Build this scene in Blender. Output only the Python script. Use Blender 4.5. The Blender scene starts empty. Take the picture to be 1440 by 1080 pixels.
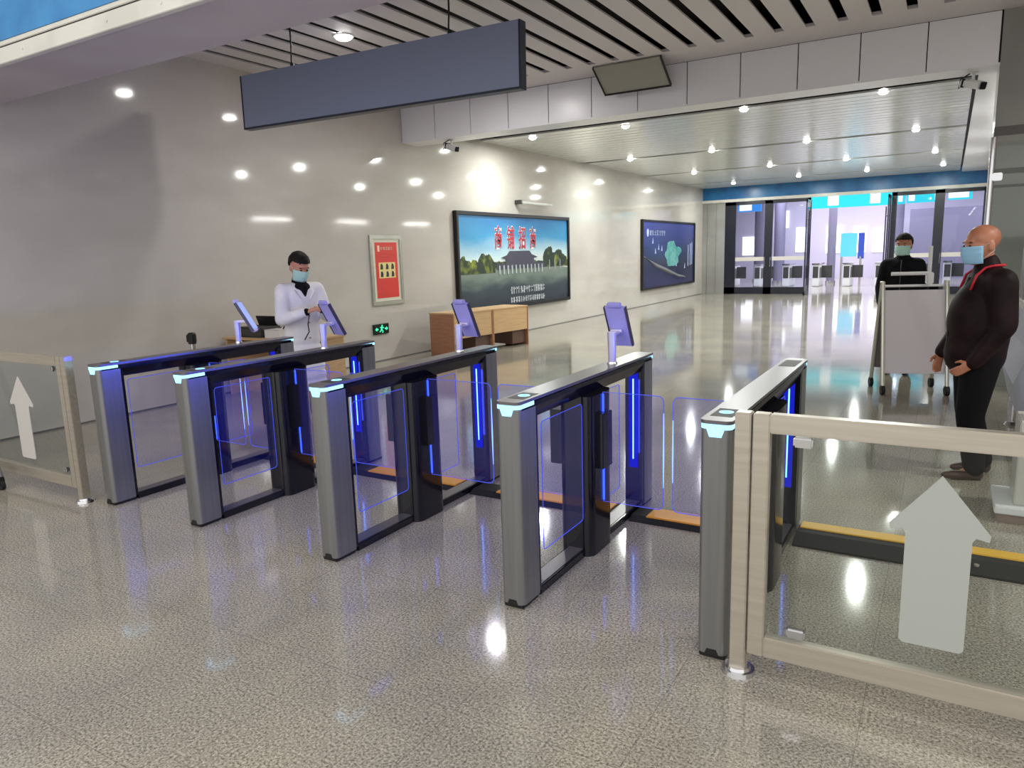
import bpy, bmesh, math, random
from mathutils import Vector, Matrix, Euler, noise
random.seed(7)
S = bpy.context.scene
COL = S.collection
PI = math.pi
# ------------------------------------------------------------------ camera
FPX = 1019.0
def _n(v): return v / v.length
cy_ = _n(Vector((1335-720, 340-540, FPX)))
cx_ = -_n(Vector((-1010-720, 412-540, FPX)))
cx_ = _n(cx_ - cx_.dot(cy_)*cy_)
cz_ = cx_.cross(cy_)
if cz_[1] > 0: cz_ = -cz_
Rm = Matrix((cx_, cy_, cz_))
right = Rm.col[0]; up = -Rm.col[1]; back = -Rm.col[2]
cam = bpy.data.cameras.new('camera'); camo = bpy.data.objects.new('camera', cam); COL.objects.link(camo)
cam.sensor_width = 36; cam.lens = FPX/1440*36; cam.clip_end = 200
camo.matrix_world = Matrix(((right.x, up.x, back.x, 0), (right.y, up.y, back.y, 0), (right.z, up.z, back.z, 1.7), (0, 0, 0, 1)))
S.camera = camo
# ------------------------------------------------------------------ world, exposure
w = bpy.data.worlds.new('world'); S.world = w; w.use_nodes = True
w.node_tree.nodes['Background'].inputs[0].default_value = (1.0, .985, .97, 1)
w.node_tree.nodes['Background'].inputs[1].default_value = 1.32
vs = S.view_settings
vs.view_transform = 'Standard'; vs.look = 'None'; vs.gamma = 1; vs.use_curve_mapping = False
vs.exposure = 0.0
def light(name, kind, loc, energy, color=(1, 1, 1), size=.2, size_y=None, rot=(0, 0, 0), spread=None, shape=None):
    l = bpy.data.lights.new(name, kind); o = bpy.data.objects.new(name, l); COL.objects.link(o)
    o.location = loc; o.rotation_euler = rot; l.energy = energy; l.color = color
    if kind == 'AREA':
        l.shape = shape or ('RECTANGLE' if size_y else 'DISK'); l.size = size
        if size_y: l.size_y = size_y
        if spread: l.spread = spread
    else: l.shadow_soft_size = size
    return o
UPPER = [(-6.04, 6.6), (-5.65, 8.7), (3.2, 5.4), (3.2, 8.7), (6.2, 5.4), (6.2, 8.7)]  # last four are added out of view to light the near hall
LOWER = [(-.99, 12.7), (-3.03, 12.7), (-5.18, 12.9), (-7.1, 12.9), (-.72, 17.3), (-2.8, 17.4), (-4.86, 17.4), (-6.9, 17.5),
         (-.45, 21.7), (-2.49, 21.7), (-4.43, 21.7), (-6.63, 21.9), (-.3, 25.5), (-2.32, 25.5), (-4.32, 25.6), (-6.6, 26.4)]
for x, y in UPPER: light('downlight_lamp', 'AREA', (x, y, 4.14), 28 if x < 0 else (95 if y < 6 else 22), (1, .97, .93), .16)
for x, y in LOWER: light('downlight_lamp', 'AREA', (x, y, 3.89), 72, (.97, 1, .94), .10)
# three large fill lights added unseen behind the camera to brighten the near side
for x in (-7, -2.5, 2): light('hall_fill', 'AREA', (x, -3.2, 5.6), 42, (1, .97, .93), 4.2, 3.0, rot=(math.radians(30), 0, 0))
# lobby ceiling lamps
for x, y in ((-6.5, 31), (-2.5, 31), (-6.5, 35), (-2.5, 35), (-6.5, 39), (-2.5, 39), (1.5, 33), (1.5, 38)):
    light('lobby_lamp', 'AREA', (x, y, 4.9), 240, (.93, .93, 1), 2.0, .5)

# ------------------------------------------------------------------ materials
def srgb(r, g, b):
    f = lambda c: ((c/255+.055)/1.055)**2.4 if c/255 > .04045 else c/255/12.92
    return (f(r), f(g), f(b), 1)
def mat(name, c, rough=.5, metal=0, spec=.5, emis=None, es=0, aniso=0):
    m = bpy.data.materials.new(name); m.use_nodes = True
    p = m.node_tree.nodes['Principled BSDF']
    p.inputs['Base Color'].default_value = c if len(c) == 4 else (*c, 1)
    p.inputs['Roughness'].default_value = rough; p.inputs['Metallic'].default_value = metal
    p.inputs['Specular IOR Level'].default_value = spec
    if emis: p.inputs['Emission Color'].default_value = (*emis[:3], 1); p.inputs['Emission Strength'].default_value = es
    return m
def nd(m, t, **kw):
    n = m.node_tree.nodes.new(t)
    for k, v in kw.items():
        if k in n.inputs.keys() if isinstance(k, str) else False: n.inputs[k].default_value = v
        else: setattr(n, k, v)
    return n
def lk(m, a, b): m.node_tree.links.new(a, b)
def noisy(m, scale, c2, lo=.4, hi=.6, detail=2, stretch=None, rough=None):
    """base colour varied between its own colour and c2 by a noise"""
    p = m.node_tree.nodes['Principled BSDF']; c1 = tuple(p.inputs['Base Color'].default_value)
    tc = nd(m, 'ShaderNodeTexCoord'); n = nd(m, 'ShaderNodeTexNoise'); n.inputs['Scale'].default_value = scale; n.inputs['Detail'].default_value = detail
    if stretch:
        mp = nd(m, 'ShaderNodeMapping'); mp.inputs['Scale'].default_value = stretch
        lk(m, tc.outputs['Object'], mp.inputs[0]); lk(m, mp.outputs[0], n.inputs['Vector'])
    else: lk(m, tc.outputs['Object'], n.inputs['Vector'])
    r = nd(m, 'ShaderNodeValToRGB'); r.color_ramp.elements[0].position = lo; r.color_ramp.elements[1].position = hi
    r.color_ramp.elements[0].color = c1; r.color_ramp.elements[1].color = c2
    lk(m, n.outputs['Fac'], r.inputs[0]); lk(m, r.outputs[0], p.inputs['Base Color'])
    if rough is not None:
        mr = nd(m, 'ShaderNodeMapRange'); mr.inputs['To Min'].default_value = rough[0]; mr.inputs['To Max'].default_value = rough[1]
        lk(m, n.outputs['Fac'], mr.inputs[0]); lk(m, mr.outputs[0], p.inputs['Roughness'])
    return m
def emat(name, c, s): return mat(name, (0, 0, 0, 1), .5, 0, .2, c, s)
def glassmat(name, tint, refl=1.0, rough=.02, emis=None, es=0):
    m = bpy.data.materials.new(name); m.use_nodes = True; nt = m.node_tree; nt.nodes.clear()
    out = nt.nodes.new('ShaderNodeOutputMaterial'); tr = nt.nodes.new('ShaderNodeBsdfTransparent'); gl = nt.nodes.new('ShaderNodeBsdfGlossy')
    tr.inputs[0].default_value = (*tint, 1); gl.inputs['Roughness'].default_value = rough
    fr = nt.nodes.new('ShaderNodeFresnel'); fr.inputs[0].default_value = 1.45
    mu = nt.nodes.new('ShaderNodeMath'); mu.operation = 'MULTIPLY'; mu.inputs[1].default_value = refl
    mx = nt.nodes.new('ShaderNodeMixShader'); nt.links.new(fr.outputs[0], mu.inputs[0])
    ge = nt.nodes.new('ShaderNodeNewGeometry'); inv = nt.nodes.new('ShaderNodeMath'); inv.operation = 'SUBTRACT'; inv.inputs[0].default_value = 1
    m2 = nt.nodes.new('ShaderNodeMath'); m2.operation = 'MULTIPLY'
    nt.links.new(ge.outputs['Backfacing'], inv.inputs[1]); nt.links.new(mu.outputs[0], m2.inputs[0]); nt.links.new(inv.outputs[0], m2.inputs[1]); nt.links.new(m2.outputs[0], mx.inputs[0])
    nt.links.new(tr.outputs[0], mx.inputs[1]); nt.links.new(gl.outputs[0], mx.inputs[2])
    if emis:
        em = nt.nodes.new('ShaderNodeEmission'); em.inputs[0].default_value = (*emis, 1); em.inputs[1].default_value = es
        ad = nt.nodes.new('ShaderNodeAddShader'); nt.links.new(mx.outputs[0], ad.inputs[0]); nt.links.new(em.outputs[0], ad.inputs[1]); nt.links.new(ad.outputs[0], out.inputs[0])
    else: nt.links.new(mx.outputs[0], out.inputs[0])
    return m
# polished granite floor
def floor_mat():
    m = mat('granite_floor', srgb(150, 146, 140), .1); p = m.node_tree.nodes['Principled BSDF']
    tc = nd(m, 'ShaderNodeTexCoord')
    n1 = nd(m, 'ShaderNodeTexNoise'); n1.inputs['Scale'].default_value = 95; n1.inputs['Detail'].default_value = 3; n1.inputs['Roughness'].default_value = .75
    n2 = nd(m, 'ShaderNodeTexNoise'); n2.inputs['Scale'].default_value = 1.3; n2.inputs['Detail'].default_value = 4
    for n in (n1, n2): lk(m, tc.outputs['Object'], n.inputs['Vector'])
    r = nd(m, 'ShaderNodeValToRGB'); cr = r.color_ramp
    cr.elements[0].position = .34; cr.elements[0].color = srgb(96, 92, 84)
    cr.elements[1].position = .66; cr.elements[1].color = srgb(222, 218, 206)
    e = cr.elements.new(.45); e.color = srgb(158, 153, 142); e = cr.elements.new(.54); e.color = srgb(188, 183, 170)
    lk(m, n1.outputs['Fac'], r.inputs[0])
    r2 = nd(m, 'ShaderNodeValToRGB'); r2.color_ramp.elements[0].position = .35; r2.color_ramp.elements[1].position = .65
    r2.color_ramp.elements[0].color = srgb(210, 208, 208); r2.color_ramp.elements[1].color = srgb(234, 230, 222)
    lk(m, n2.outputs['Fac'], r2.inputs[0])
    mx = nd(m, 'ShaderNodeMix', data_type='RGBA', blend_type='MULTIPLY'); mx.inputs[0].default_value = 1
    lk(m, r.outputs[0], mx.inputs[6]); lk(m, r2.outputs[0], mx.inputs[7])
    # tile joints
    sp = nd(m, 'ShaderNodeSeparateXYZ'); lk(m, tc.outputs['Object'], sp.inputs[0])
    ds = []
    for k, (pit, off) in enumerate(((.67, .84), (.8, -2.012+1.6))):
        a = nd(m, 'ShaderNodeMath', operation='ADD'); a.inputs[1].default_value = off + 100*pit
        b = nd(m, 'ShaderNodeMath', operation='DIVIDE'); b.inputs[1].default_value = pit
        c = nd(m, 'ShaderNodeMath', operation='FRACT'); d = nd(m, 'ShaderNodeMath', operation='LESS_THAN'); d.inputs[1].default_value = .0035/pit
        lk(m, sp.outputs[k], a.inputs[0]); lk(m, a.outputs[0], b.inputs[0]); lk(m, b.outputs[0], c.inputs[0]); lk(m, c.outputs[0], d.inputs[0]); ds.append(d)
    mxx = nd(m, 'ShaderNodeMath', operation='MAXIMUM'); lk(m, ds[0].outputs[0], mxx.inputs[0]); lk(m, ds[1].outputs[0], mxx.inputs[1])
    sc = nd(m, 'ShaderNodeMath', operation='MULTIPLY'); sc.inputs[1].default_value = .55; lk(m, mxx.outputs[0], sc.inputs[0])
    mj = nd(m, 'ShaderNodeMix', data_type='RGBA'); lk(m, sc.outputs[0], mj.inputs[0]); lk(m, mx.outputs[2], mj.inputs[6]); mj.inputs[7].default_value = srgb(90, 86, 82)
    lk(m, mj.outputs[2], p.inputs['Base Color'])
    mr = nd(m, 'ShaderNodeMapRange'); mr.inputs['To Min'].default_value = .05; mr.inputs['To Max'].default_value = .11
    lk(m, n2.outputs['Fac'], mr.inputs[0]); lk(m, mr.outputs[0], p.inputs['Roughness'])
    p.inputs['Specular IOR Level'].default_value = .95
    return m
M = {}
M['floor'] = floor_mat()
M['wall'] = noisy(mat('polished_wall_tile', srgb(186, 180, 173), .05, 0, .55), .8, srgb(196, 191, 184), .35, .65, 5, (1, 1, 2.5), (.04, .09))
M['ceil'] = mat('white_ceiling_metal', srgb(214, 208, 210), .45)
M['fascia'] = mat('white_fascia_panel', srgb(236, 236, 240), .3)
M['lowceil'] = mat('glossy_ceiling_slat', srgb(232, 234, 230), .2, .25)
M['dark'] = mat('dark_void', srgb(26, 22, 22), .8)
M['soffit'] = noisy(mat('beam_soffit_paint', srgb(186, 176, 180), .35), 1.2, srgb(194, 186, 188))
M['blue'] = noisy(mat('blue_panel', srgb(50, 128, 190), .3), 4, srgb(66, 146, 205), .3, .7, 3)
M['blue2'] = noisy(mat('deep_blue_panel', srgb(28, 92, 150), .3), 3, srgb(40, 120, 178), .3, .7, 3)
M['trimw'] = noisy(mat('white_painted_trim', srgb(222, 220, 210), .25), 2.5, srgb(210, 208, 198))
M['signgrey'] = mat('blue_grey_sign_face', srgb(150, 160, 180), .35, 0)
M['signedge'] = mat('sign_dark_edge', srgb(52, 58, 70), .4)
M['alu'] = noisy(mat('brushed_aluminium', srgb(124, 124, 124), .32, .62), 60, srgb(136, 136, 135), .3, .7, 2, (1, 1, .02))
M['aludk'] = mat('dark_top_plate', srgb(112, 108, 112), .3, .6)
M['black'] = mat('gloss_black', srgb(16, 16, 24), .12, 0, .6)
M['capblack'] = mat('flat_black', (.004, .004, .006), 1, 0, .05)
M['blackm'] = mat('matt_black', srgb(18, 18, 22), .5)
M['rubber'] = mat('black_rubber', srgb(20, 20, 20), .7)
M['steel'] = noisy(mat('stainless_steel', srgb(198, 190, 176), .3, .6), 40, srgb(184, 176, 162), .3, .7, 2, (.05, 1, 1))
M['chrome'] = mat('chrome', srgb(210, 210, 212), .1, 1)
M['cyan'] = emat('cyan_led', (.30, .66, 1), 2.2)
M['blueled'] = emat('blue_led', (.04, .10, 1), 2.2)
M['blueledhi'] = emat('bright_blue_led', (.12, .30, 1), 5)
M['blueglow'] = emat('blue_diffuser', (.01, .02, 1), .55)
M['edge'] = emat('lit_glass_edge', (.10, .14, 1), .8)
M['edgehi'] = emat('bright_lit_glass_edge', (.2, .36, 1), 2.2)
M['wing'] = glassmat('edge_lit_acrylic', (.90, .90, .985), .8, .02, (.06, .05, .8), .035)
M['sideglass'] = glassmat('clear_acrylic', (.95, .95, 1), .6, .02, (.03, .04, .9), .02)
M['edgelow'] = emat('dim_lit_edge', (.06, .10, 1), .8)
M['glass'] = glassmat('clear_glass', (.90, .93, .91), .9)
M['doorglass'] = glassmat('door_glass', (.88, .90, .95), .8)
M['arrow'] = mat('frosted_white_film', srgb(172, 176, 170), .55)
M['arrowl'] = mat('white_film', srgb(205, 200, 195), .55)
M['tube'] = emat('tube_lamp', (1, .99, .95), 42)
M['lamp'] = emat('lamp_diffuser', (1, .98, .95), 14)
M['white'] = mat('white_plastic', srgb(222, 222, 222), .35)
M['yellow'] = mat('yellow_rubber', srgb(226, 178, 60), .5)
M['orange'] = mat('orange_lid', srgb(232, 158, 48), .5)
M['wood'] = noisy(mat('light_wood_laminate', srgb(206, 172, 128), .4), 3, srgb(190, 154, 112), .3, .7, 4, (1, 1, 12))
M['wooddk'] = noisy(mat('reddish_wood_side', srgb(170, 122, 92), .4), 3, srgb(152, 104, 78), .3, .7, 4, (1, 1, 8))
M['woodint'] = mat('dark_brown_wood', srgb(92, 66, 54), .5)
M['tablet'] = mat('terminal_silver_back', srgb(172, 168, 226), .35, .1)
M['tabgrey'] = mat('terminal_dark_bezel', srgb(70, 68, 84), .3, .3)
M['screen'] = emat('terminal_screen', (.35, .45, 1), .9)
M['polew'] = mat('white_metal_pole', srgb(205, 200, 225), .2, .4)
M['greydk'] = mat('dark_grey_plastic', srgb(58, 57, 56), .5)
M['greymd'] = mat('mid_grey_plastic', srgb(104, 102, 102), .5)
M['skin'] = noisy(mat('skin', srgb(198, 142, 118), .5), 8, srgb(188, 128, 106))
M['skin2'] = noisy(mat('tanned_skin', srgb(190, 128, 98), .45), 8, srgb(176, 112, 84))
M['hair'] = noisy(mat('black_hair', srgb(18, 15, 15), .65, 0, .2), 60, srgb(32, 27, 26), .4, .6, 2)
M['stubble'] = noisy(mat('shaved_hair', srgb(176, 118, 82), .5), 30, srgb(160, 110, 80))
M['mask'] = mat('pale_green_mask', srgb(176, 216, 206), .7)
M['maskb'] = mat('pale_blue_mask', srgb(150, 198, 226), .7)
M['coat'] = noisy(mat('white_coat_cotton', srgb(238, 235, 236), .8), 5, srgb(224, 222, 228))
M['blk'] = noisy(mat('black_cloth', srgb(12, 12, 17), .8, 0, .15), 8, srgb(19, 19, 25))
M['brownj'] = noisy(mat('dark_brown_leather', srgb(24, 12, 14), .55, 0, .14), 7, srgb(36, 20, 23), .4, .6, 3)
M['trous'] = mat('black_trousers', srgb(13, 11, 15), .85, 0, .2)
M['shoe'] = mat('brown_shoe_leather', srgb(74, 52, 42), .4)
M['shoeb'] = mat('black_shoe_leather', srgb(26, 24, 26), .4)
M['shoew'] = mat('white_shoe_cover', srgb(200, 202, 214), .6)
M['red'] = mat('red_strap', srgb(196, 36, 52), .6)
M['eye'] = mat('dark_eye', srgb(24, 18, 18), .2)
M['boardgrey'] = mat('pale_grey_board', srgb(196, 190, 194), .4)
M['scan'] = mat('pale_blue_grey_casing', srgb(150, 154, 166), .4)
M['scanl'] = mat('off_white_casing', srgb(196, 194, 186), .4)
M['brownb'] = mat('brown_base', srgb(140, 120, 110), .5)
M['pillar'] = noisy(mat('pillar_stone', srgb(150, 150, 146), .12), 1, srgb(140, 138, 136))
M['pillarband'] = mat('pillar_band', srgb(92, 88, 86), .25)
M['lobby'] = mat('lobby_wall', srgb(192, 186, 206), .4)
M['lobbydk'] = mat('lobby_dark_wall', srgb(120, 116, 138), .4)
M['win'] = emat('bright_window', (1, 1, 1), 2.2)
M['lcyan'] = emat('cyan_sign', (.04, .72, .85), 1.25)
M['lblue'] = emat('blue_sign', (.06, .35, .95), 1.0)
M['lwhite'] = emat('white_sign', (.9, 1, 1), 1.5)
M['doorfr'] = mat('black_door_frame', srgb(26, 28, 40), .3)
M['redp'] = mat('red_print', srgb(214, 52, 44), .4)
M['cream'] = mat('cream_print', srgb(226, 208, 140), .5)
M['silver'] = mat('silver_frame', srgb(190, 190, 180), .25, .7)
M['green'] = emat('green_exit_symbol', (.06, 1, .45), 1.6)
M['exitdk'] = mat('dark_exit_panel', srgb(12, 40, 30), .3)
M['ink'] = mat('dark_ink', srgb(40, 36, 34), .6)
M['txw'] = mat('pale_print', srgb(214, 218, 226), .5)
M['txr'] = mat('crimson_print', srgb(176, 34, 52), .5)

# ------------------------------------------------------------------ geometry helpers
def V(*a): return Vector(a)
def box(bm, x0, x1, y0, y1, z0, z1, bev=0, seg=2, mtx=None):
    r = bmesh.ops.create_cube(bm, size=1)
    vs_ = r['verts']
    for v in vs_: v.co = Vector(((x0+x1)/2 + v.co.x*(x1-x0), (y0+y1)/2 + v.co.y*(y1-y0), (z0+z1)/2 + v.co.z*(z1-z0)))
    if mtx is not None:
        for v in vs_: v.co = mtx @ v.co
    if bev > 0:
        es = list({e for v in vs_ for e in v.link_edges})
        bmesh.ops.bevel(bm, geom=es, offset=bev, segments=seg, affect='EDGES', clamp_overlap=True)
def prism(bm, pts, ax, a, b, bev=0):
    """extrude 2D polygon pts along axis ax from a to b"""
    def P(p, t):
        return Vector((t, p[0], p[1])) if ax == 0 else Vector((p[0], t, p[1])) if ax == 1 else Vector((p[0], p[1], t))
    v0 = [bm.verts.new(P(p, a)) for p in pts]; v1 = [bm.verts.new(P(p, b)) for p in pts]
    n = len(pts); fs = []
    for i in range(n): fs.append(bm.faces.new((v0[i], v0[(i+1) % n], v1[(i+1) % n], v1[i])))
    fs.append(bm.faces.new(v0[::-1])); fs.append(bm.faces.new(v1))
    bmesh.ops.recalc_face_normals(bm, faces=fs)
    return v0, v1
def cyl(bm, p0, p1, r0, r1=None, seg=20, caps=True):
    r1 = r0 if r1 is None else r1
    p0 = Vector(p0); p1 = Vector(p1); d = (p1-p0); L = d.length
    q = d.to_track_quat('Z', 'Y').to_matrix().to_4x4(); q.translation = (p0+p1)/2
    bmesh.ops.create_cone(bm, cap_ends=caps, segments=seg, radius1=r0, radius2=r1, depth=L, matrix=q)
def ell(bm, c, r, sub=2, rot=None, uv=False):
    m_ = Matrix.Translation(Vector(c))
    if rot: m_ = m_ @ Euler(rot).to_matrix().to_4x4()
    m_ = m_ @ Matrix.Diagonal((r[0], r[1], r[2], 1))
    bmesh.ops.create_icosphere(bm, subdivisions=sub, radius=1, matrix=m_)
def tube(bm, pts, r, seg=8, closed=False):
    pts = [Vector(p) for p in pts]; rings = []; n = len(pts)
    up_ = Vector((0, 0, 1))
    for i, p in enumerate(pts):
        a = pts[i-1] if (i > 0 or closed) else p; b = pts[(i+1) % n] if (i < n-1 or closed) else p
        d = (b-a).normalized()
        u = d.cross(up_)
        if u.length < .05: u = d.cross(Vector((1, 0, 0)))
        u.normalize(); v = d.cross(u).normalized()
        rr = r[i] if isinstance(r, (list, tuple)) else r
        rings.append([bm.verts.new(p + u*rr*math.cos(2*PI*k/seg) + v*rr*math.sin(2*PI*k/seg)) for k in range(seg)])
    m_ = n if closed else n-1
    for i in range(m_):
        A = rings[i]; B = rings[(i+1) % n]
        # best alignment
        k0 = min(range(seg), key=lambda k: (B[k].co-A[0].co).length)
        for k in range(seg): bm.faces.new((A[k], A[(k+1) % seg], B[(k+1+k0) % seg], B[(k+k0) % seg]))
    if not closed: bm.faces.new(rings[0][::-1]); bm.faces.new(rings[-1])
def obj(name, bm, m, parent=None, smooth=False, loc=None, rot=None):
    me = bpy.data.meshes.new(name); bmesh.ops.recalc_face_normals(bm, faces=bm.faces[:]); bm.to_mesh(me); bm.free()
    ms = m if isinstance(m, list) else [m]
    for x in ms: me.materials.append(x)
    if smooth:
        for p in me.polygons: p.use_smooth = True
        if smooth != 'all':
            try: me.set_sharp_from_angle(angle=math.radians(38))
            except Exception: pass
    o = bpy.data.objects.new(name, me); COL.objects.link(o)
    if parent is not None: o.parent = parent
    if loc: o.location = loc
    if rot: o.rotation_euler = rot
    return o
def B(*boxes, bev=0):
    bm = bmesh.new()
    for b in boxes: box(bm, *b, bev=bev)
    return bm
def tag(o, label, cat, group=None):
    o['label'] = label; o['category'] = cat
    if group: o['group'] = group
    return o
def thing(name, label, cat, loc=(0, 0, 0), rotz=0, group=None, rot=None):
    o = bpy.data.objects.new(name, None); COL.objects.link(o); o.empty_display_size = .1
    o.location = loc; o.rotation_euler = rot if rot else (0, 0, rotz)
    return tag(o, label, cat, group)
def struct(name, bm, m, smooth=False):
    o = obj(name, bm, m, None, smooth); o['kind'] = 'structure'; return o
def copytree(o, parent=None):
    c = o.copy(); COL.objects.link(c)
    if parent is not None: c.parent = parent
    for ch in list(o.children): copytree(ch, c)
    return c
def textmesh(s, size, parent, name, m, loc, offset=0, ext=.001, sx=1, align='CENTER'):
    cu = bpy.data.curves.new('tmp', 'FONT'); cu.body = s; cu.size = size; cu.align_x = align; cu.align_y = 'CENTER'; cu.extrude = ext; cu.offset = offset
    t = bpy.data.objects.new('tmp', cu); COL.objects.link(t)
    bpy.context.view_layer.update()
    me = bpy.data.meshes.new_from_object(t.evaluated_get(bpy.context.evaluated_depsgraph_get()))
    COL.objects.unlink(t); bpy.data.objects.remove(t); bpy.data.curves.remove(cu)
    for v in me.vertices: v.co.x *= sx
    me.materials.clear(); me.materials.append(m)
    o = bpy.data.objects.new(name, me); COL.objects.link(o); o.parent = parent; o.location = loc
    return o
def rrect(x0, x1, y0, y1, r, n=5, corners=(1, 1, 1, 1)):
    pts = []
    for (cx, cy, a0), c in zip(((x1-r, y1-r, 0), (x0+r, y1-r, 90), (x0+r, y0+r, 180), (x1-r, y0+r, 270)), corners):
        if c:
            for k in range(n+1):
                a = math.radians(a0+90*k/n); pts.append((cx+r*math.cos(a), cy+r*math.sin(a)))
        else:
            sx = 1 if a0 in (0, 270) else -1; sy = 1 if a0 in (0, 90) else -1
            pts.append((cx+sx*r, cy+sy*r))
    return pts
# ================================================================== SETTING
WX = -8.15
FY = 10.18          # bulkhead
EY = 28.1           # end wall with the doors
bm = bmesh.new(); box(bm, -16, 12, -6, 46, -.1, 0)
struct('floor', bm, M['floor'])
struct('wall_left', B((WX-.2, WX, -1.5, EY, 0, 4.9)), M['wall'])
bm = bmesh.new(); box(bm, WX, WX+.006, -1.5, EY, 0, .018)
struct('baseboard_left', bm, M['greymd'])
# upper slatted ceiling
bm = bmesh.new()
Z1 = 4.2
box(bm, WX, 9.0, 9.53, FY, Z1, Z1+.04)
box(bm, WX, 9.0, 3.87, 4.05, Z1, Z1+.04)
xs = [-5.33 + .345*k for k in range(-7, 41)]
prev = WX
for x in xs:
    box(bm, prev, x-.052, 4.05, 9.53, Z1, Z1+.02); prev = x+.052
box(bm, prev, 9.0, 4.05, 9.53, Z1, Z1+.04)
struct('ceiling', bm, M['ceil'])
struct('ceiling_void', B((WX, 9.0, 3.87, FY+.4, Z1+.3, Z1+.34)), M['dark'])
# bulkhead panels
bm = bmesh.new(); x = WX; k = 0
edges = [WX] + [-7.446+.7085*k for k in range(12)]
for a, b in zip(edges[:-1], edges[1:]): box(bm, a+.006, b-.006, FY, FY+.03, 3.65, Z1-.004, bev=.003)
struct('wall_bulkhead', bm, M['fascia'])
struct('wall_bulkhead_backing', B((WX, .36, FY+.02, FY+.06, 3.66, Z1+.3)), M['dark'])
struct('trim_1', B((WX, .36, FY+.0, FY+.45, 3.63, 3.652), (WX, .36, FY+.43, FY+.45, 3.65, 3.97)), M['fascia'])
# lower ceiling: long slats across, dark slots in line with the lamps
bm = bmesh.new(); Z2 = 3.95
y = FY+.45; slots = (12.25, 17.38, 21.7, 25.7)
while y < EY-.02:
    y1 = min(y+.30, EY)
    for s in slots:
        if y < s < y1: y1 = s
    box(bm, WX+.001, .15, y, y1-.03, Z2, Z2+.03, bev=.003)
    y = y1 + ((.42 if y1 < 13 else .24) if any(abs(y1-s) < 1e-6 for s in slots) else 0)
struct('ceiling_low', bm, M['lowceil'])
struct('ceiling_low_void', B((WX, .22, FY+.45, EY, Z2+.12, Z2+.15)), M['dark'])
struct('trim_2', B((.20, 1.6, FY+.03, EY, Z2-.05, Z2+.02)), M['fascia'])
# near drop beam with blue face
struct('ceiling_beam', B((WX, 9.0, 3.2, 3.87, 3.30, 4.9)), M['soffit'])
bm = B((WX, 9.0, 3.15, 3.2, 3.285, 3.40), (WX, 9.0, 3.175, 3.2, 3.425, 3.46), bev=.004)
for x in (-5.0, -3.9, -4.4, -6.1): cyl(bm, (x, 3.145, 3.345), (x, 3.155, 3.345), .010, seg=10)
struct('trim_3', bm, M['trimw'])
struct('trim_4', B((WX, 9.0, 3.185, 3.2, 3.40, 3.425)), M['greydk'])
struct('wall_blue_front', B((WX, 9.0, 3.17, 3.2, 3.46, 4.6)), M['blue'])
# right side: pillar and corridor wall
bm = B((.36, 1.5, FY, FY+.7, 0, 4.4), bev=.004)
struct('wall_pillar', bm, M['pillar'])
struct('trim_5', B((.355, 1.5, FY-.006, FY+.7, 2.44, 2.5), (.355, 1.5, FY-.006, FY+.7, 2.86, 2.96), (.355, 1.5, FY-.006, FY+.7, 2.29, 2.32)), M['pillarband'])
struct('wall_right', B((.95, 1.15, FY+.7, EY, 0, 4.2)), M['pillar'])
struct('wall_right_hall', B((9.0, 9.2, -1.5, FY+.2, 0, 4.9)), M['wall'])
struct('wall_bulkhead_right', B((1.5, 9.0, FY, FY+.2, 0, 4.4)), M['pillar'])
# end wall
Dz = 3.39
struct('wall_end', B((WX, 1.0, EY, EY+.2, 3.5, 4.4), bev=0), M['blue2'])
struct('trim_6', B((WX, 1.0, EY-.06, EY+.2, 3.40, 3.5)), M['trimw'])
bm = B((WX, -7.3, EY, EY+.25, 0, 3.4))
for x in (-7.95, -7.62): box(bm, x, x+.03, EY-.03, EY, 0, 3.4)
struct('wall_end_jamb', bm, M['pillar'])
def door_bay(n, x0, x1, mid, lab, fat):
    bm = B((x0, x0+fat, EY, EY+.08, 0, Dz), (x1-.09, x1, EY, EY+.08, 0, Dz), (x0, x1, EY, EY+.08, Dz-.12, Dz), (x0, x1, EY, EY+.08, .0, .25), (mid-.14, mid+.14, EY, EY+.08, 0, Dz), bev=.004)
    f = obj('door_%d' % n, bm, M['doorfr']); f['kind'] = 'structure'
    obj('pane', B((x0+fat, mid-.14, EY+.03, EY+.045, .25, Dz-.12), (mid+.14, x1-.09, EY+.03, EY+.045, .25, Dz-.12)), M['doorglass'], f)
    obj('safety_band', B((x0+fat, mid-.14, EY+.026, EY+.030, 1.22, 1.36), (mid+.14, x1-.09, EY+.026, EY+.030, 1.22, 1.36)), M['arrowl'], f)
    bm = bmesh.new()
    for s in (-1, 1):
        cyl(bm, (mid+s*.1, EY-.05, 1.0), (mid+s*.1, EY-.05, 1.35), .015)
        for z in (1.05, 1.3): cyl(bm, (mid+s*.1, EY-.05, z), (mid+s*.1, EY+.01, z), .01)
    obj('handle', bm, M['chrome'], f)
    return f
door_bay(1, -7.3, -4.3, -5.72, '', .40)
door_bay(2, -1.75, .95, -.35, '', .16)
# open leaves between the bays
for n, (x, sx) in enumerate(((-4.28, 1), (-1.78, -1))):
    f = obj('door_%d' % (3+n), B((x-.02, x+.02, EY-.95, EY-.88, 0, Dz-.1), (x-.02, x+.02, EY-.08, EY, 0, Dz-.1), (x-.02, x+.02, EY-.95, EY, 0, .12), (x-.02, x+.02, EY-.95, EY, Dz-.2, Dz-.1)), M['doorfr']); f['kind'] = 'structure'
    obj('pane', B((x-.006, x+.006, EY-.88, EY-.08, .12, Dz-.2)), M['doorglass'], f)
    bm = bmesh.new()
    cyl(bm, (x+sx*.07, EY-.8, .35), (x+sx*.07, EY-.8, 2.9), .02)
    for z in (.6, 2.6): cyl(bm, (x, EY-.8, z), (x+sx*.07, EY-.8, z), .012)
    obj('handle', bm, M['doorfr'], f)
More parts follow.
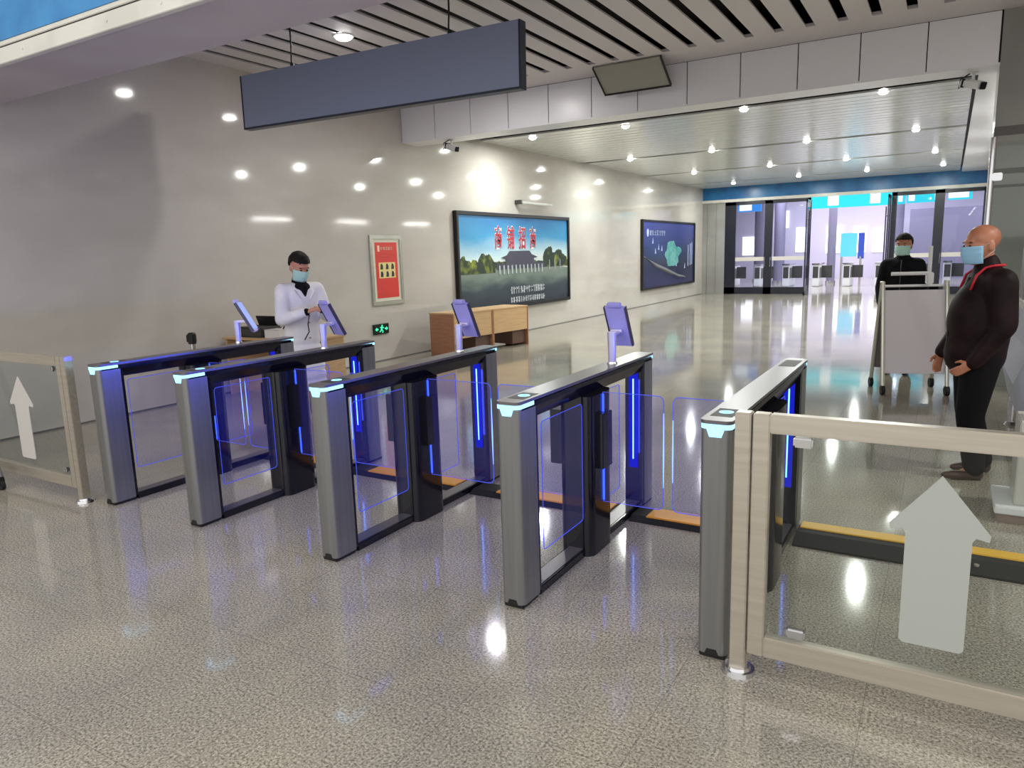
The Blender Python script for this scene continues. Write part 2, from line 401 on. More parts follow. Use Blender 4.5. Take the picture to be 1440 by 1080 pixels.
# lobby shell
struct('wall_lobby_back', B((-16, 10, 42, 42.2, 0, 5.2)), M['lobby'])
struct('ceiling_lobby', B((-16, 10, EY+.3, 42, 5.0, 5.1)), M['lobby'])
struct('wall_lobby_front', B((-16, WX, EY, EY+.2, 0, 5.1), (1.0, 10, EY, EY+.2, 0, 5.1), (WX, 1.0, EY+.02, EY+.2, 4.4, 5.1)), M['lobby'])
struct('wall_lobby_partition', B((-1.7, 9.8, 40.5, 40.7, 0, 3.3)), M['lobbydk'])
struct('wall_lobby_side', B((9.8, 10, EY, 42, 0, 5.1)), M['lobbydk'])
struct('wall_lobby_left', B((-16.2, -16, EY, 42, 0, 5.1)), M['lobby'])
for n, (x0, x1, z0, z1) in enumerate(((-5.6, -4.8, 1.3, 2.7), (-4.3, -3.7, 1.3, 2.6), (-9.9, -9.2, 1.3, 2.3), (-7.1, -6.5, 1.4, 2.7), (-8.9, -8.4, 2.7, 3.6), (-8.0, -7.5, 2.7, 3.6), (-3.4, -2.9, 1.3, 2.5))):
    struct('window_%d' % (n+1), B((x0, x1, 41.93, 42, z0, z1)), M['win'])

# ================================================================== LAMPS
def downlight_proto():
    t = thing('downlight', 'x', 'ceiling light')
    bm = bmesh.new(); cyl(bm, (0, 0, -.012), (0, 0, .0), .115, .125, 28)
    obj('trim_ring', bm, M['white'], t)
    bm = bmesh.new(); ell(bm, (0, 0, -.010), (.098, .098, .045), 3)
    obj('diffuser', bm, M['lamp'], t)
    return t
dl = downlight_proto(); first = True
def put_dl(x, y, z, lab, grp):
    global first
    o = dl if first else copytree(dl); first = False
    if z < 4: o.scale = (.72, .72, 1)
    o.location = (x, y, z); tag(o, lab, 'ceiling light', grp)
UL = ['big round downlight glowing above the left end of the hanging grey sign', 'downlight in the slatted ceiling hidden just behind the hanging sign'] + ['added fill downlight right of the frame, %s of four' % q for q in ('near left', 'far left', 'near right', 'far right')]
for (x, y), l in zip(UPPER, UL): put_dl(x, y, Z1, l, 'downlights in the slatted ceiling')
rows = ['first row behind the bulkhead', 'second row', 'third row', 'last row by the doors']
pos = {0: ['fourth from the left, nearest the right pillar', 'third from the left', 'second from the left', 'leftmost, by the wall']}
for i, (x, y) in enumerate(LOWER):
    r = i//4; k = i % 4
    order = sorted(range(4), key=lambda q: LOWER[r*4+q][0]).index(k)
    side = ['leftmost', 'second from the left', 'third from the left', 'rightmost'][order]
    put_dl(x, y, Z2, 'low ceiling downlight, %s of the %s' % (side, rows[r]), 'downlights in the low corridor ceiling')
for k, y in enumerate((15.1, 18.5, 21.9)):
    t = thing('wall_lamp', 'lit tube lamp on the right corridor wall, %s from the pillar' % ['first', 'second', 'third'][k], 'wall lamp', (.95, y, 2.95), group='tube lamps on the right wall')
    obj('bracket', B((-.15, 0, -.03, .03, -.03, .03), (-.2, -.15, -.72, .72, .01, .04)), M['silver'], t)
    bm = bmesh.new(); cyl(bm, (-.19, -.7, 0), (-.19, .7, 0), .025); obj('tube', bm, M['tube'], t)
t = thing('wall_lamp', 'slim unlit silver lamp bar above the large landscape billboard', 'wall lamp', (WX, 14.65, 2.82))
obj('arm', B((0, .16, -.72, -.66, -.04, .05), bev=.004), M['greydk'], t)
bm = bmesh.new(); box(bm, .1, .17, -.70, .72, -.03, .02, bev=.012); obj('lamp_bar', bm, M['silver'], t)

# ================================================================== HANGING SIGN, HATCH, CAMERAS
t = thing('hanging_sign', 'long blank blue-grey sign board hanging from the slatted ceiling', 'sign', (-5.24, 6.03, 3.49), rot=(0, math.radians(.7), 0))
obj('board', B((-1.83, 1.83, -.05, .05, -.275, .29), bev=.004), M['signgrey'], t)
obj('frame', B((-1.845, 1.845, -.055, .055, -.295, -.275), (-1.845, -1.83, -.055, .055, -.275, .29), (1.83, 1.845, -.055, .055, -.275, .29), bev=.003), M['signedge'], t)
for x in (-1.05, 1.05):
    bm = bmesh.new(); tube(bm, [(x, 0, .29), (x-.01, 0, .36), (x, 0, .5), (x, 0, .72)], .009)
    cyl(bm, (x, 0, .285), (x, 0, .33), .022)
    obj('suspension_rod', bm, M['blackm'], t)
t = thing('ceiling_hatch', 'grey ceiling access panel hanging ajar beside the bulkhead', 'hatch', (-3.8, 9.62, 4.19), rot=(math.radians(-33), 0, 0))
obj('flap', B((-.52, .42, 0, .50, -.02, 0), bev=.003), mat('hatch_grey', srgb(150, 150, 140), .45), t)
obj('rim', B((-.52, .42, .50, .515, -.035, .01), (.42, .435, 0, .515, -.035, .01), (-.535, -.52, 0, .515, -.035, .01)), M['blackm'], t)
def cctv(loc, rz, lab, sc=1):
    t = thing('security_camera', lab, 'camera', loc, rz)
    t.scale = (sc, sc, sc)
    bm = bmesh.new(); cyl(bm, (0, 0, 0), (0, 0, .02), .05); cyl(bm, (0, 0, -.10), (0, 0, 0), .018); obj('mount', bm, M['white'], t, True)
    bm = bmesh.new(); m_ = Euler((math.radians(18), 0, 0)).to_matrix().to_4x4(); m_.translation = (0, 0, -.12)
    box(bm, -.045, .045, -.16, .12, -.045, .045, bev=.015, mtx=m_); obj('housing', bm, M['white'], t, True)
    bm = bmesh.new(); box(bm, -.04, .04, -.172, -.158, -.04, .04, bev=.006, mtx=m_); obj('lens_face', bm, M['black'], t)
    bm = bmesh.new(); box(bm, -.05, .05, .11, .14, -.05, .05, bev=.006, mtx=m_); obj('rear_cap', bm, M['black'], t)
    bm = bmesh.new(); tube(bm, [(0, .1, -.1), (-.08, .13, -.14), (-.1, .08, -.05), (-.03, .02, 0)], .008); obj('cable', bm, M['blackm'], t, True)
cctv((-7.28, 10.4, 3.63), math.radians(70), 'white bullet camera fixed under the bulkhead near the left wall', 1.0)
cctv((.12, 10.45, 3.62), math.radians(40), 'dark-faced security camera under the bulkhead by the right pillar', 1.0)

# ================================================================== GATES
GL = 1.81; GY = 2.815; GW = .125; GH = 1.03
def loopedge(bm, pts, plane_t, ax, r):
    P = [(plane_t, p[0], p[1]) if ax == 0 else (p[0], plane_t, p[1]) for p in pts]
    tube(bm, P, r, 6, closed=True)
def wing(parent, side, reach, name='barrier_wing'):
    x0 = side*.105; x1 = side*reach
    a, b = min(x0, x1), max(x0, x1)
    cor = (1, 0, 0, 1) if side > 0 else (0, 1, 1, 0)
    pts = rrect(a, b, .29, .93, .035, 5, cor)
    bm = bmesh.new(); prism(bm, pts, 1, .863, .873)
    wo = obj(name, bm, M['wing'], parent)
    # lit rim: bright at the free edge
    bm = bmesh.new(); loopedge(bm, pts, .868, 1, .0026); obj('lit_edge', bm, M['edge'], wo)
    xe = x1; bm = bmesh.new(); tube(bm, [(xe, .868, .40), (xe, .868, .60), (xe, .868, .88)], [.002, .0042, .002], 6); obj('bright_edge', bm, M['edgehi'], wo)
    # hinge clamp
    cx0, cx1 = side*.09, side*(.135 if side > 0 else .20)
    obj('hinge_clamp', B((min(cx0, cx1), max(cx0, cx1), .80, .93, .50, .82), bev=.004), M['black'], parent)
    bm = B((side*.1-.012 if side < 0 else side*.1, side*.1+.012 if side > 0 else side*.1, .866, .870, .3, .92)); obj('hinge_light', bm, M['blueled'], parent)
def gate(idx, x, label, reachL, reachR, terminal, yaw=0, pad=False):
    t = thing('swing_gate', label, 'turnstile', (x, GY, 0), group='five slim swing gates across the entrance')
    hw = GW/2
    for nm, y0, y1 in (('near', 0, .165), ('far', GL-.165, GL)):
        # aluminium end columns with rounded outer corners
        r = .028
        if nm == 'near':
            pts = [(hw, y1)] + [(-hw, y1)] + [(-hw+r-r*math.cos(a), y0+r-r*math.sin(a)) for a in [PI/2*k/5 for k in range(6)]] + [(hw-r+r*math.sin(a), y0+r-r*math.cos(a)) for a in [PI/2*k/5 for k in range(6)]]
        else:
            pts = [(-hw, y0), (hw, y0)] + [(hw-r+r*math.cos(a), y1-r+r*math.sin(a)) for a in [PI/2*k/5 for k in range(6)]] + [(-hw+r-r*math.sin(a), y1-r+r*math.cos(a)) for a in [PI/2*k/5 for k in range(6)]]
        bm = bmesh.new(); prism(bm, pts, 2, .022, .995)
        obj('end_column', bm, M['alu'], t, True)
        ya, yb = (y1, y1+.022) if nm == 'near' else (y0-.022, y0)
        obj('column_seal', B((-hw+.004, hw-.004, ya, yb, .03, .97)), M['black'], t)
        bm = B((-hw+.008, hw-.008, y0+.008, y1, 0, .022), bev=.004)
        if nm == 'near': prism(bm, [(-.030, .02), (.030, .02), (.020, .045), (-.020, .045)], 1, -.0015, .01)
        obj('foot', bm, M['rubber'], t)
    # inner wall of far column, glossy with light strip
    obj('inner_panel', B((-hw+.004, hw-.004, GL-.205, GL-.187, .045, .95)), M['black'], t)
    # beams
    bm = bmesh.new(); prism(bm, [(-.04, .925), (.04, .925), (hw, .985), (hw, 1.008), (-hw, 1.008), (-hw, .985)], 1, .03, GL-.03)
    obj('top_beam', bm, M['black'], t)
    pts = rrect(-hw-.003, hw+.003, -.004, GL+.004, .03, 5)
    bm = bmesh.new(); prism(bm, pts, 2, 1.015, 1.03); obj('top_plate', bm, M['aludk'], t, True)
    obj('bottom_beam', B((-hw+.006, hw-.006, .187, GL-.187, 0, .045), bev=.004), M['black'], t)
    obj('bottom_tray', B((-hw+.02, hw-.02, .187, GL-.187, .045, .048)), M['aludk'], t)
    # cyan light rim and tab
    bm = bmesh.new(); prism(bm, rrect(-hw-.001, hw+.001, -.003, .15, .03, 5, (0, 0, 1, 1)), 2, .994, 1.013)
    prism(bm, [(-.036, .996), (.036, .996), (.024, .962), (-.024, .962)], 1, -.004, .004)
    obj('light_band', bm, M['cyan'], t)
    bm = bmesh.new(); prism(bm, rrect(-hw-.001, hw+.001, GL-.04, GL+.003, .03, 5, (1, 1, 0, 0)), 2, .996, 1.013)
    obj('light_band', bm, M['cyan'], t)
    bm = B((-.045, .045, .08, .235, 1.03, 1.0308)); obj('reader_pad', bm, M['greydk'], t)
    bm = bmesh.new(); cyl(bm, (0, .165, 1.03), (0, .165, 1.0318), .030, seg=28); rl = obj('reader_light', bm, M['cyan'], t)
    bm = bmesh.new(); cyl(bm, (0, .165, 1.0315), (0, .165, 1.0325), .012, seg=20); obj('symbol', bm, mat('reader_symbol', srgb(70, 190, 200), .4, emis=(.1, .6, .7), es=.5), rl)
    if pad: obj('display_pad', B((-.045, .045, GL-.33, GL-.08, 1.03, 1.031)), M['greydk'], t)
    # motor column: rounded both sides
    pts = rrect(-.105, .10, .71, 1.02, .06, 6)
    bm = bmesh.new(); prism(bm, pts, 2, 0, .925); obj('motor_column', bm, M['black'], t, True)
    bm = bmesh.new(); prism(bm, pts, 2, .925, .932); obj('column_cap', bm, M['capblack'], t, True)
    if reachL: wing(t, -1, reachL)
    if reachR: wing(t, 1, reachR)
    # fixed side glass, edge lit
    for a, b in ((.20, .66), (1.03, 1.28)):
        z0, z1 = (.24, .90)
        pts = rrect(a, b, z0, z1, .02, 4)
        xg = .108 if a < .5 else .03
        xg = .068 if a < .5 else .03
        bm = bmesh.new(); prism(bm, pts, 0, xg, xg+.006); g = obj('side_glass', bm, M['sideglass'], t)
        bm = bmesh.new(); loopedge(bm, pts, xg+.003, 0, .0024); obj('lit_edge', bm, M['edgelow'], g)
    bm = B((-.030, .030, GL-.211, GL-.205, .28, .92)); obj('light_diffuser', bm, M['blueglow'], t)
    bm = B((-.004, .004, GL-.215, GL-.211, .34, .88)); obj('light_strip', bm, M['blueledhi'], t)
    # terminal
    if terminal:
        m_ = Matrix.Translation((terminal[0], terminal[1], GH)) @ Matrix.Rotation(yaw, 4, 'Z')
        tm = thing('face_terminal', terminal[2], 'face recognition terminal', (x+terminal[0], GY+terminal[1], GH+.001), yaw, 'face terminals standing on the gates')
        bm = bmesh.new(); cyl(bm, (0, 0, 0), (0, 0, .19), .022, .029, 24); obj('pole', bm, M['polew'], tm, True)
        bm = bmesh.new(); cyl(bm, (0, 0, 0), (0, 0, .012), .032, .028, 24); obj('base_ring', bm, M['chrome'], tm, True)
        tilt = math.radians(-28)
        Mx = Matrix.Translation((.01, .085, .22)) @ Matrix.Rotation(-tilt, 4, 'X')
        # tablet: tall box whose top leans to the near side
        bm = bmesh.new(); box(bm, -.068, .068, -.010, .012, -.145, .145, bev=.008, mtx=Mx); tb = obj('tablet', bm, M['tablet'], tm, True)
        bm = bmesh.new(); box(bm, -.062, .062, .012, .016, -.12, .135, mtx=Mx); obj('screen', bm, M['screen'], tb)
        bm = bmesh.new(); box(bm, -.045, .045, -.016, .012, .14, .17, bev=.006, mtx=Mx); obj('camera_cap', bm, M['tablet'], tb, True)
        for q in (-.069, .069):
            bm = bmesh.new(); box(bm, q-.002, q+.002, -.012, .014, -.14, .14, mtx=Mx); obj('bezel', bm, M['tabgrey'], tb)
        bm = bmesh.new(); box(bm, -.03, .03, 0.0, .09, .175, .195, bev=.006); cyl(bm, (-.035, .075, .19), (.035, .075, .19), .013, seg=16); obj('bracket', bm, M['polew'], tm, True)
    return t
gx = [-5.128, -4.163, -2.952, -1.722, -.752]
mid = [(gx[i]+gx[i+1])/2 for i in range(4)]
rc = lambda i: (mid[i]-gx[i]) - .026
labs = ['slim swing gate at the far left, next to the left glass fence', 'second swing gate from the left, in front of the white coat', 'middle swing gate of the five, blue glass wings on both sides',
        'fourth swing gate from the left, with an orange ramp at its right', 'rightmost swing gate, without a terminal, beside the stainless fence post']
terms = [(-.06, 1.30, 'face terminal seen side-on, on the leftmost gate', ), (.12-.08, 1.24, 'face terminal in front of the white coat, on the second gate'),
         (-.02, 1.42, 'face terminal with blue-lit back in front of the wooden desk, on the middle gate'), (.0, 1.25, 'lilac-backed face terminal on the fourth gate, against the plain wall')]
gate(1, gx[0], labs[0], None, rc(0), terms[0], math.radians(-55))
gate(2, gx[1], labs[1], rc(0), rc(1), terms[1], math.radians(-12))
gate(3, gx[2], labs[2], rc(1), rc(2), terms[2], 0)
gate(4, gx[3], labs[3], rc(2), rc(3), terms[3], math.radians(0))
gate(5, gx[4], labs[4], rc(3), None, None, pad=True)
for x in gx[1:]:
    light('gate_led_lamp', 'AREA', (x-.072, GY+.75, .965), 6.5, (.05, .09, 1), .03, 1.1, rot=(0, math.radians(90), 0))
for x in gx[:4]:
    light('gate_led_lamp', 'AREA', (x+.02, GY+GL-.24, .62), .5, (.05, .09, 1), .02, .5, rot=(math.radians(90), 0, 0))

# ------------------------------------------------------------------ cable ramps in the lanes
rl_ = ['between the two leftmost gates', 'between the second and middle gates', 'between the middle and fourth gates', 'in full view between the fourth and rightmost gates']
for i in range(4):
    a = gx[i]+GW/2+.004; b = gx[i+1]-GW/2-.004
    t = thing('cable_ramp', 'black cable ramp with orange lid ' + rl_[i], 'cable ramp', ((a+b)/2, 4.29, 0), group='cable ramps across the lanes')
    h = (b-a)/2
    bm = bmesh.new(); prism(bm, [(-.13, 0), (.13, 0), (.13, .006), (.075, .028), (-.075, .028), (-.13, .006)], 0, -h, h); obj('base', bm, M['rubber'], t)
    l0 = -h+.2 if i != 3 else -h+.1
    obj('lid', B((l0, h-.02, -.085, .085, .022, .034), bev=.003), M['orange'], t)
t = thing('cable_ramp', 'black cable ramp with yellow top strip running right from the rightmost gate', 'cable ramp', (-.67, 4.35, 0))
bm = bmesh.new(); prism(bm, [(-.15, 0), (.17, 0), (.15, .03), (.08, .045), (-.02, .045), (-.15, .012)], 0, 0, 3.2); obj('base', bm, M['rubber'], t)
obj('top_strip', B((0.01, 3.19, .045, .15, .036, .052), bev=.003), M['yellow'], t)
for x in (.9, 1.9):
    bm = bmesh.new(); cyl(bm, (x, -.08, .03), (x, -.08, .04), .012); obj('screw', bm, M['steel'], t)

# ================================================================== GLASS FENCES
def arrowpts(tip, sh, st, z0, cx):
    w_h, zs = sh; r = .012
    pts = [(cx, tip), (cx-w_h, zs+.01), (cx-w_h+.004, zs-.012), (cx-st-.01, zs-.004), (cx-st, zs-.02), (cx-st, z0+r), (cx-st+r, z0), (cx+st-r, z0), (cx+st, z0+r), (cx+st, zs-.02), (cx+st+.01, zs-.004), (cx+w_h-.004, zs-.012), (cx+w_h, zs+.01)]
    return pts
def fence(px, sx, L, label, arrow, am):
    """post at px, frame runs to sx*L"""
    t = thing('glass_fence', label, 'fence', (px, 2.78, 0))
    bm = B((-.03, .03, -.03, .03, 0.0, 1.085), bev=.004); obj('post', bm, M['steel'], t)
    bm = bmesh.new(); cyl(bm, (0, 0, 0), (0, 0, .018), .068, .064, 32); cyl(bm, (0, 0, .018), (0, 0, .03), .05, .045, 32); obj('base_flange', bm, M['chrome'], t, True)
    def R(a, b): return (min(sx*a, sx*b), max(sx*a, sx*b))
    a = .037
    bm = bmesh.new()
    for bx in ((*R(a, a+.062), -.025, .025, .10, 1.085), (*R(a+.062, L), -.025, .025, 1.012, 1.085), (*R(a+.062, L), -.025, .025, .10, .185), (*R(L, L+.06), -.025, .025, .10, 1.085)):
        box(bm, *bx, bev=.004)
    obj('frame', bm, M['steel'], t)
    obj('glass_pane', B((*R(a+.05, L+.01), -.004, .004, .17, 1.02)), M['glass'], t)
    for z in (.22, .985):
        bm = bmesh.new(); box(bm, *R(.18, .25), -.016, .016, z-.02, z+.02, bev=.007)
        obj('glass_clamp', bm, M['chrome'], t, True)
    bm = bmesh.new(); prism(bm, [(p[0]-px, p[1]) for p in arrow], 1, -.009, -.005); obj('arrow_sticker', bm, am, t)
    if L > 1.9:
        bm = B((sx*(L+.1)-.03, sx*(L+.1)+.03, -.03, .03, 0, 1.085), bev=.004); obj('post', bm, M['steel'], t)
    return t
fence(-.632, 1, 1.9, 'stainless framed glass fence with large white up arrow, lower right corner', arrowpts(.917, (.152, .716), .1, .285, .032), M['arrow'])
fence(-5.385, -1, 2.2, 'stainless framed glass fence with small white up arrow at the left edge', arrowpts(.90, (.17, .68), .1, .25, -6.09), M['arrowl'])

# ================================================================== WALL PANELS (local x along the wall, y up, z out)
WR = (PI/2, 0, PI/2)
def wallthing(name, label, cat, y, z): return thing(name, label, cat, (WX, y, z), rot=WR)
# large landscape billboard
W2, H2 = 2.42, 1.0
t = wallthing('billboard', 'large framed landscape billboard with red headline on the left wall', 'billboard', 14.0, 1.57)
obj('frame', B((-W2, W2, H2-.07, H2, 0, .09), (-W2, W2, -H2, -H2+.07, 0, .09), (-W2, -W2+.07, -H2+.07, H2-.07, 0, .09), (W2-.07, W2, -H2+.07, H2-.07, 0, .09), bev=.005), M['blackm'], t)
def grad(name, stops, axis=1, lo=-1, hi=1, noise_amt=.0, nscale=2, rough=.25):
    m = mat(name, (1, 1, 1, 1), rough); p = m.node_tree.nodes['Principled BSDF']
    tc = nd(m, 'ShaderNodeTexCoord'); sp = nd(m, 'ShaderNodeSeparateXYZ'); lk(m, tc.outputs['Object'], sp.inputs[0])
    mr = nd(m, 'ShaderNodeMapRange'); mr.inputs['From Min'].default_value = lo; mr.inputs['From Max'].default_value = hi
    lk(m, sp.outputs[axis], mr.inputs[0]); src = mr.outputs[0]
    if noise_amt:
        n = nd(m, 'ShaderNodeTexNoise'); n.inputs['Scale'].default_value = nscale; n.inputs['Detail'].default_value = 4
        mp = nd(m, 'ShaderNodeMapping'); mp.inputs['Scale'].default_value = (.5, 1.6, 1); lk(m, tc.outputs['Object'], mp.inputs[0]); lk(m, mp.outputs[0], n.inputs['Vector'])
        ma = nd(m, 'ShaderNodeMath', operation='MULTIPLY_ADD'); ma.inputs[1].default_value = noise_amt; ma.inputs[2].default_value = -noise_amt/2
        ad = nd(m, 'ShaderNodeMath', operation='ADD'); lk(m, n.outputs['Fac'], ma.inputs[0]); lk(m, src, ad.inputs[0]); lk(m, ma.outputs[0], ad.inputs[1]); src = ad.outputs[0]
    r = nd(m, 'ShaderNodeValToRGB'); cr = r.color_ramp
    cr.elements[0].position = stops[0][0]; cr.elements[0].color = srgb(*stops[0][1]); cr.elements[1].position = stops[-1][0]; cr.elements[1].color = srgb(*stops[-1][1])
    for q, c in stops[1:-1]: e = cr.elements.new(q); e.color = srgb(*c)
    lk(m, src, r.inputs[0]); lk(m, r.outputs[0], p.inputs['Base Color']); return m
# printed picture: the sky colours are ink on the sheet
sky = grad('printed_sky', [(0, (70, 92, 84)), (.42, (226, 222, 214)), (.56, (190, 214, 222)), (.78, (74, 150, 196)), (1, (36, 96, 158))], 1, -H2, H2, .35, 1.0)
obj('print_sheet', B((-W2+.07, W2-.07, -H2+.07, H2-.07, .0, .05)), sky, t)
sheet = t.children[-1]
bm = bmesh.new(); prism(bm, [(-2.35, -.93), (2.35, -.93), (2.35, -.2), (1.5, -.12), (.3, -.15), (-1.0, -.1), (-2.35, -.22)], 2, .05, .054)
obj('printed_plaza', bm, grad('printed_plaza_ink', [(0, (44, 50, 62)), (.45, (60, 70, 78)), (.75, (112, 126, 118)), (1, (132, 138, 130))], 1, -.93, -.12, .5, 3), t)
bm = bmesh.new()
random.seed(3)
def trees(x0, x1, base, hmin, hmax):
    x = x0
    while x < x1:
        w_ = random.uniform(.08, .18); h = random.uniform(hmin, hmax)
        pts = [(x-w_, base), (x+w_, base)] + [(x+w_*math.cos(a)*random.uniform(.8, 1.2), base+h*.5+h*.5*math.sin(a)*random.uniform(.85, 1.1)) for a in [PI*k/8 for k in range(9)]]
        prism(bm, pts, 2, .05, .056+random.uniform(0, .003)); x += w_*.8
trees(-2.28, -1.1, -.22, .2, .42); trees(1.2, 2.28, -.16, .22, .5); trees(-1.1, 1.2, -.13, .08, .16)
obj('printed_trees', bm, noisy(mat('printed_leaf_ink', srgb(48, 60, 46), .3), 5, srgb(150, 160, 60), .5, .75, 4), t)
bm = bmesh.new()
prism(bm, [(-.8, .08), (-.55, .14), (-.45, .22), (.42, .22), (.52, .14), (.8, .08), (.66, .06), (-.66, .06)], 2, .06, .066)
prism(bm, [(-.62, -.16), (.62, -.16), (.62, .07), (-.62, .07)], 2, .06, .063)
prism(bm, [(-1.0, -.16), (1.15, -.16), (1.1, -.04), (-.95, -.04)], 2, .058, .061)
obj('printed_pavilion', bm, mat('printed_pavilion_ink', srgb(74, 72, 88), .3), t)
bm = bmesh.new()
for k in range(12):
    x = -.9+k*.17; box(bm, x, x+.05, -.26, -.08, .066, .068)
for x in (1.35, 1.62, 1.9): box(bm, x, x+.025, -.22, .0, .066, .068)
obj('printed_columns', bm, mat('printed_pale_ink', srgb(168, 180, 182), .4), t)
textmesh('商', .50, t, 'headline_backing', M['txw'], (-0.88, .46, .055), .020, .001, .62)
textmesh('铺', .50, t, 'headline_backing', M['txw'], (-0.38, .46, .055), .020, .001, .62)
textmesh('招', .50, t, 'headline_backing', M['txw'], (0.12, .46, .055), .020, .001, .62)
textmesh('商', .50, t, 'headline_backing', M['txw'], (0.60, .46, .055), .020, .001, .62)
for ch, x in zip('商铺招商', (-.88, -.38, .12, .60)):
    textmesh(ch, .50, t, 'headline_character', M['txr'], (x, .46, .060), .006, .002, .62)
bm = bmesh.new(); random.seed(11)
def scribble(bm, x0, x1, y, h, n, z=.058):
    p = (x1-x0)/n
    for k in range(n):
        a = x0+k*p; 
        for j in range(3):
            xx = a+p*.1+random.uniform(0, p*.5); box(bm, xx, xx+p*.13, y-h/2, y+h/2, z, z+.003)
        for j in range(2):
            yy = y+random.uniform(-.4, .4)*h; box(bm, a+p*.08, a+p*.85, yy, yy+h*.12, z, z+.003)
scribble(bm, -.45, 1.12, -.62, .15, 14); scribble(bm, -.45, 1.12, -.83, .12, 15)
obj('small_print_lines', bm, M['txw'], t)
# dark blue billboard
W3, H3 = 2.7, 1.08
t = wallthing('billboard', 'dark blue billboard with a turquoise map shape near the far corner', 'billboard', 24.2, 1.58)
obj('frame', B((-W3, W3, H3-.06, H3, 0, .09), (-W3, W3, -H3, -H3+.06, 0, .09), (-W3, -W3+.06, -H3+.06, H3-.06, 0, .09), (W3-.06, W3, -H3+.06, H3-.06, 0, .09)), M['blackm'], t)
obj('print_sheet', B((-W3+.06, W3-.06, -H3+.06, H3-.06, 0, .05)), grad('printed_night_ink', [(0, (44, 44, 86)), (.35, (26, 36, 60)), (.6, (40, 54, 100)), (1, (58, 70, 148))], 1, -H3, H3, .3, 1.2), t)
bm = bmesh.new(); pts = []
for k in range(26):
    a = 2*PI*k/26; r = .62+.16*noise.noise(Vector((math.cos(a)*1.6, math.sin(a)*1.6, 2)))*2
    pts.append((.25+r*1.25*math.cos(a), -.02+r*.62*math.sin(a)))
prism(bm, pts, 2, .05, .054)
obj('printed_map_shape', bm, noisy(mat('printed_turquoise_ink', srgb(58, 140, 138), .3), 7, srgb(110, 176, 172), .35, .6, 4), t)
bm = bmesh.new(); tube(bm, [(-2.55, -.05, .054), (-1.5, -.33, .054), (-.3, -.55, .054), (.8, -.75, .054), (1.6, -.82, .054)], [.03, .06, .07, .05, .02], 6); obj('printed_river_band', bm, mat('printed_band_ink', srgb(120, 120, 126), .3), t)
bm = bmesh.new(); scribble(bm, -2.05, -.55, .68, .16, 7)
ell(bm, (-2.2, .68, .055), (.1, .13, .003), 2)
for x in (1.9, 2.15, 2.35): box(bm, x, x+.07, -.45+.1*(x-1.9), .3+.2*(x-1.9), .055, .058)
for x, y in ((-1.75, .42), (-1.2, .22), (-1.5, .1), (.6, -.35), (1.55, -.45), (-.9, .18)): prism(bm, [(x-.06, y-.07), (x+.06, y-.07), (x+.01, y+.12)], 2, .055, .058)
obj('small_print_marks', bm, mat('printed_lilac_ink', srgb(176, 188, 226), .4), t)
# red notice in a silver frame
t = wallthing('notice_board', 'tall red notice in a silver snap frame on the left wall', 'poster', 9.58, 1.515)
a, b = .41, .58
obj('frame', B((-a, a, b-.07, b, 0, .03), (-a, a, -b, -b+.07, 0, .03), (-a, -a+.07, -b+.07, b-.07, 0, .03), (a-.07, a, -b+.07, b-.07, 0, .03), bev=.008), M['silver'], t)
obj('border_sheet', B((-a+.06, a-.06, -b+.06, b-.06, 0, .012)), mat('ivory_sheet', srgb(214, 210, 190), .5), t)
obj('red_sheet', B((-.28, .28, -.46, .46, .012, .015)), M['redp'], t)
obj('cream_panel', B((-.21, .21, -.13, .13, .015, .018)), M['cream'], t)
bm = bmesh.new()
for y in (.06, -.065):
    for x in (-.14, 0, .14):
        bm = bmesh.new(); prism(bm, [(x-.035, y-.045), (x+.03, y-.045), (x+.035, y+.01), (x+.012, y+.05), (x-.022, y+.045)], 2, .018, .020)
        obj('printed_figure', bm, M['ink'], t)
bm = bmesh.new(); box(bm, -.22, -.17, .31, .41, .015, .018); scribble(bm, -.15, .17, .36, .055, 5, .015)
obj('title_marks', bm, mat('title_ink', srgb(246, 214, 190), .5), t)
bm = bmesh.new(); scribble(bm, -.2, .2, .26, .014, 9, .015); scribble(bm, -.2, .15, .22, .014, 8, .015); scribble(bm, -.2, .0, -.40, .02, 5, .015); obj('small_text_marks', bm, mat('faint_text_ink', srgb(232, 110, 90), .5), t)
# exit sign
t = wallthing('exit_sign', 'small green lit exit sign low on the wall under the red notice', 'exit sign', 9.33, .545)
obj('housing', B((-.19, .19, -.085, .085, 0, .03), bev=.004), M['exitdk'], t)
bm = bmesh.new()
# running figure
ell(bm, (.015, .055, .032), (.016, .016, .004), 2)
prism(bm, [(-.02, -.01), (.012, -.015), (.03, .035), (-.002, .04)], 2, .03, .034)
prism(bm, [(-.02, -.01), (.0, -.012), (-.03, -.045), (-.055, -.05), (-.052, -.036), (-.035, -.034)], 2, .03, .034)
prism(bm, [(.012, -.012), (-.005, -.01), (.02, -.035), (.012, -.065), (.028, -.066), (.038, -.032)], 2, .03, .034)
prism(bm, [(.028, .034), (.03, .02), (.055, .008), (.06, .018)], 2, .03, .034)
prism(bm, [(-.002, .04), (-.0, .028), (-.035, .02), (-.04, .03)], 2, .03, .034)
for x0 in (-.13, .11):
    s = -1 if x0 < 0 else 1; c = -.115*-s if False else s*.115
    prism(bm, [(c-s*.03, .012), (c+s*.005, .012), (c+s*.005, .03), (c+s*.045, 0), (c+s*.005, -.03), (c+s*.005, -.012), (c-s*.03, -.012)], 2, .03, .034)
obj('running_figure_and_arrows', bm, M['green'], t)

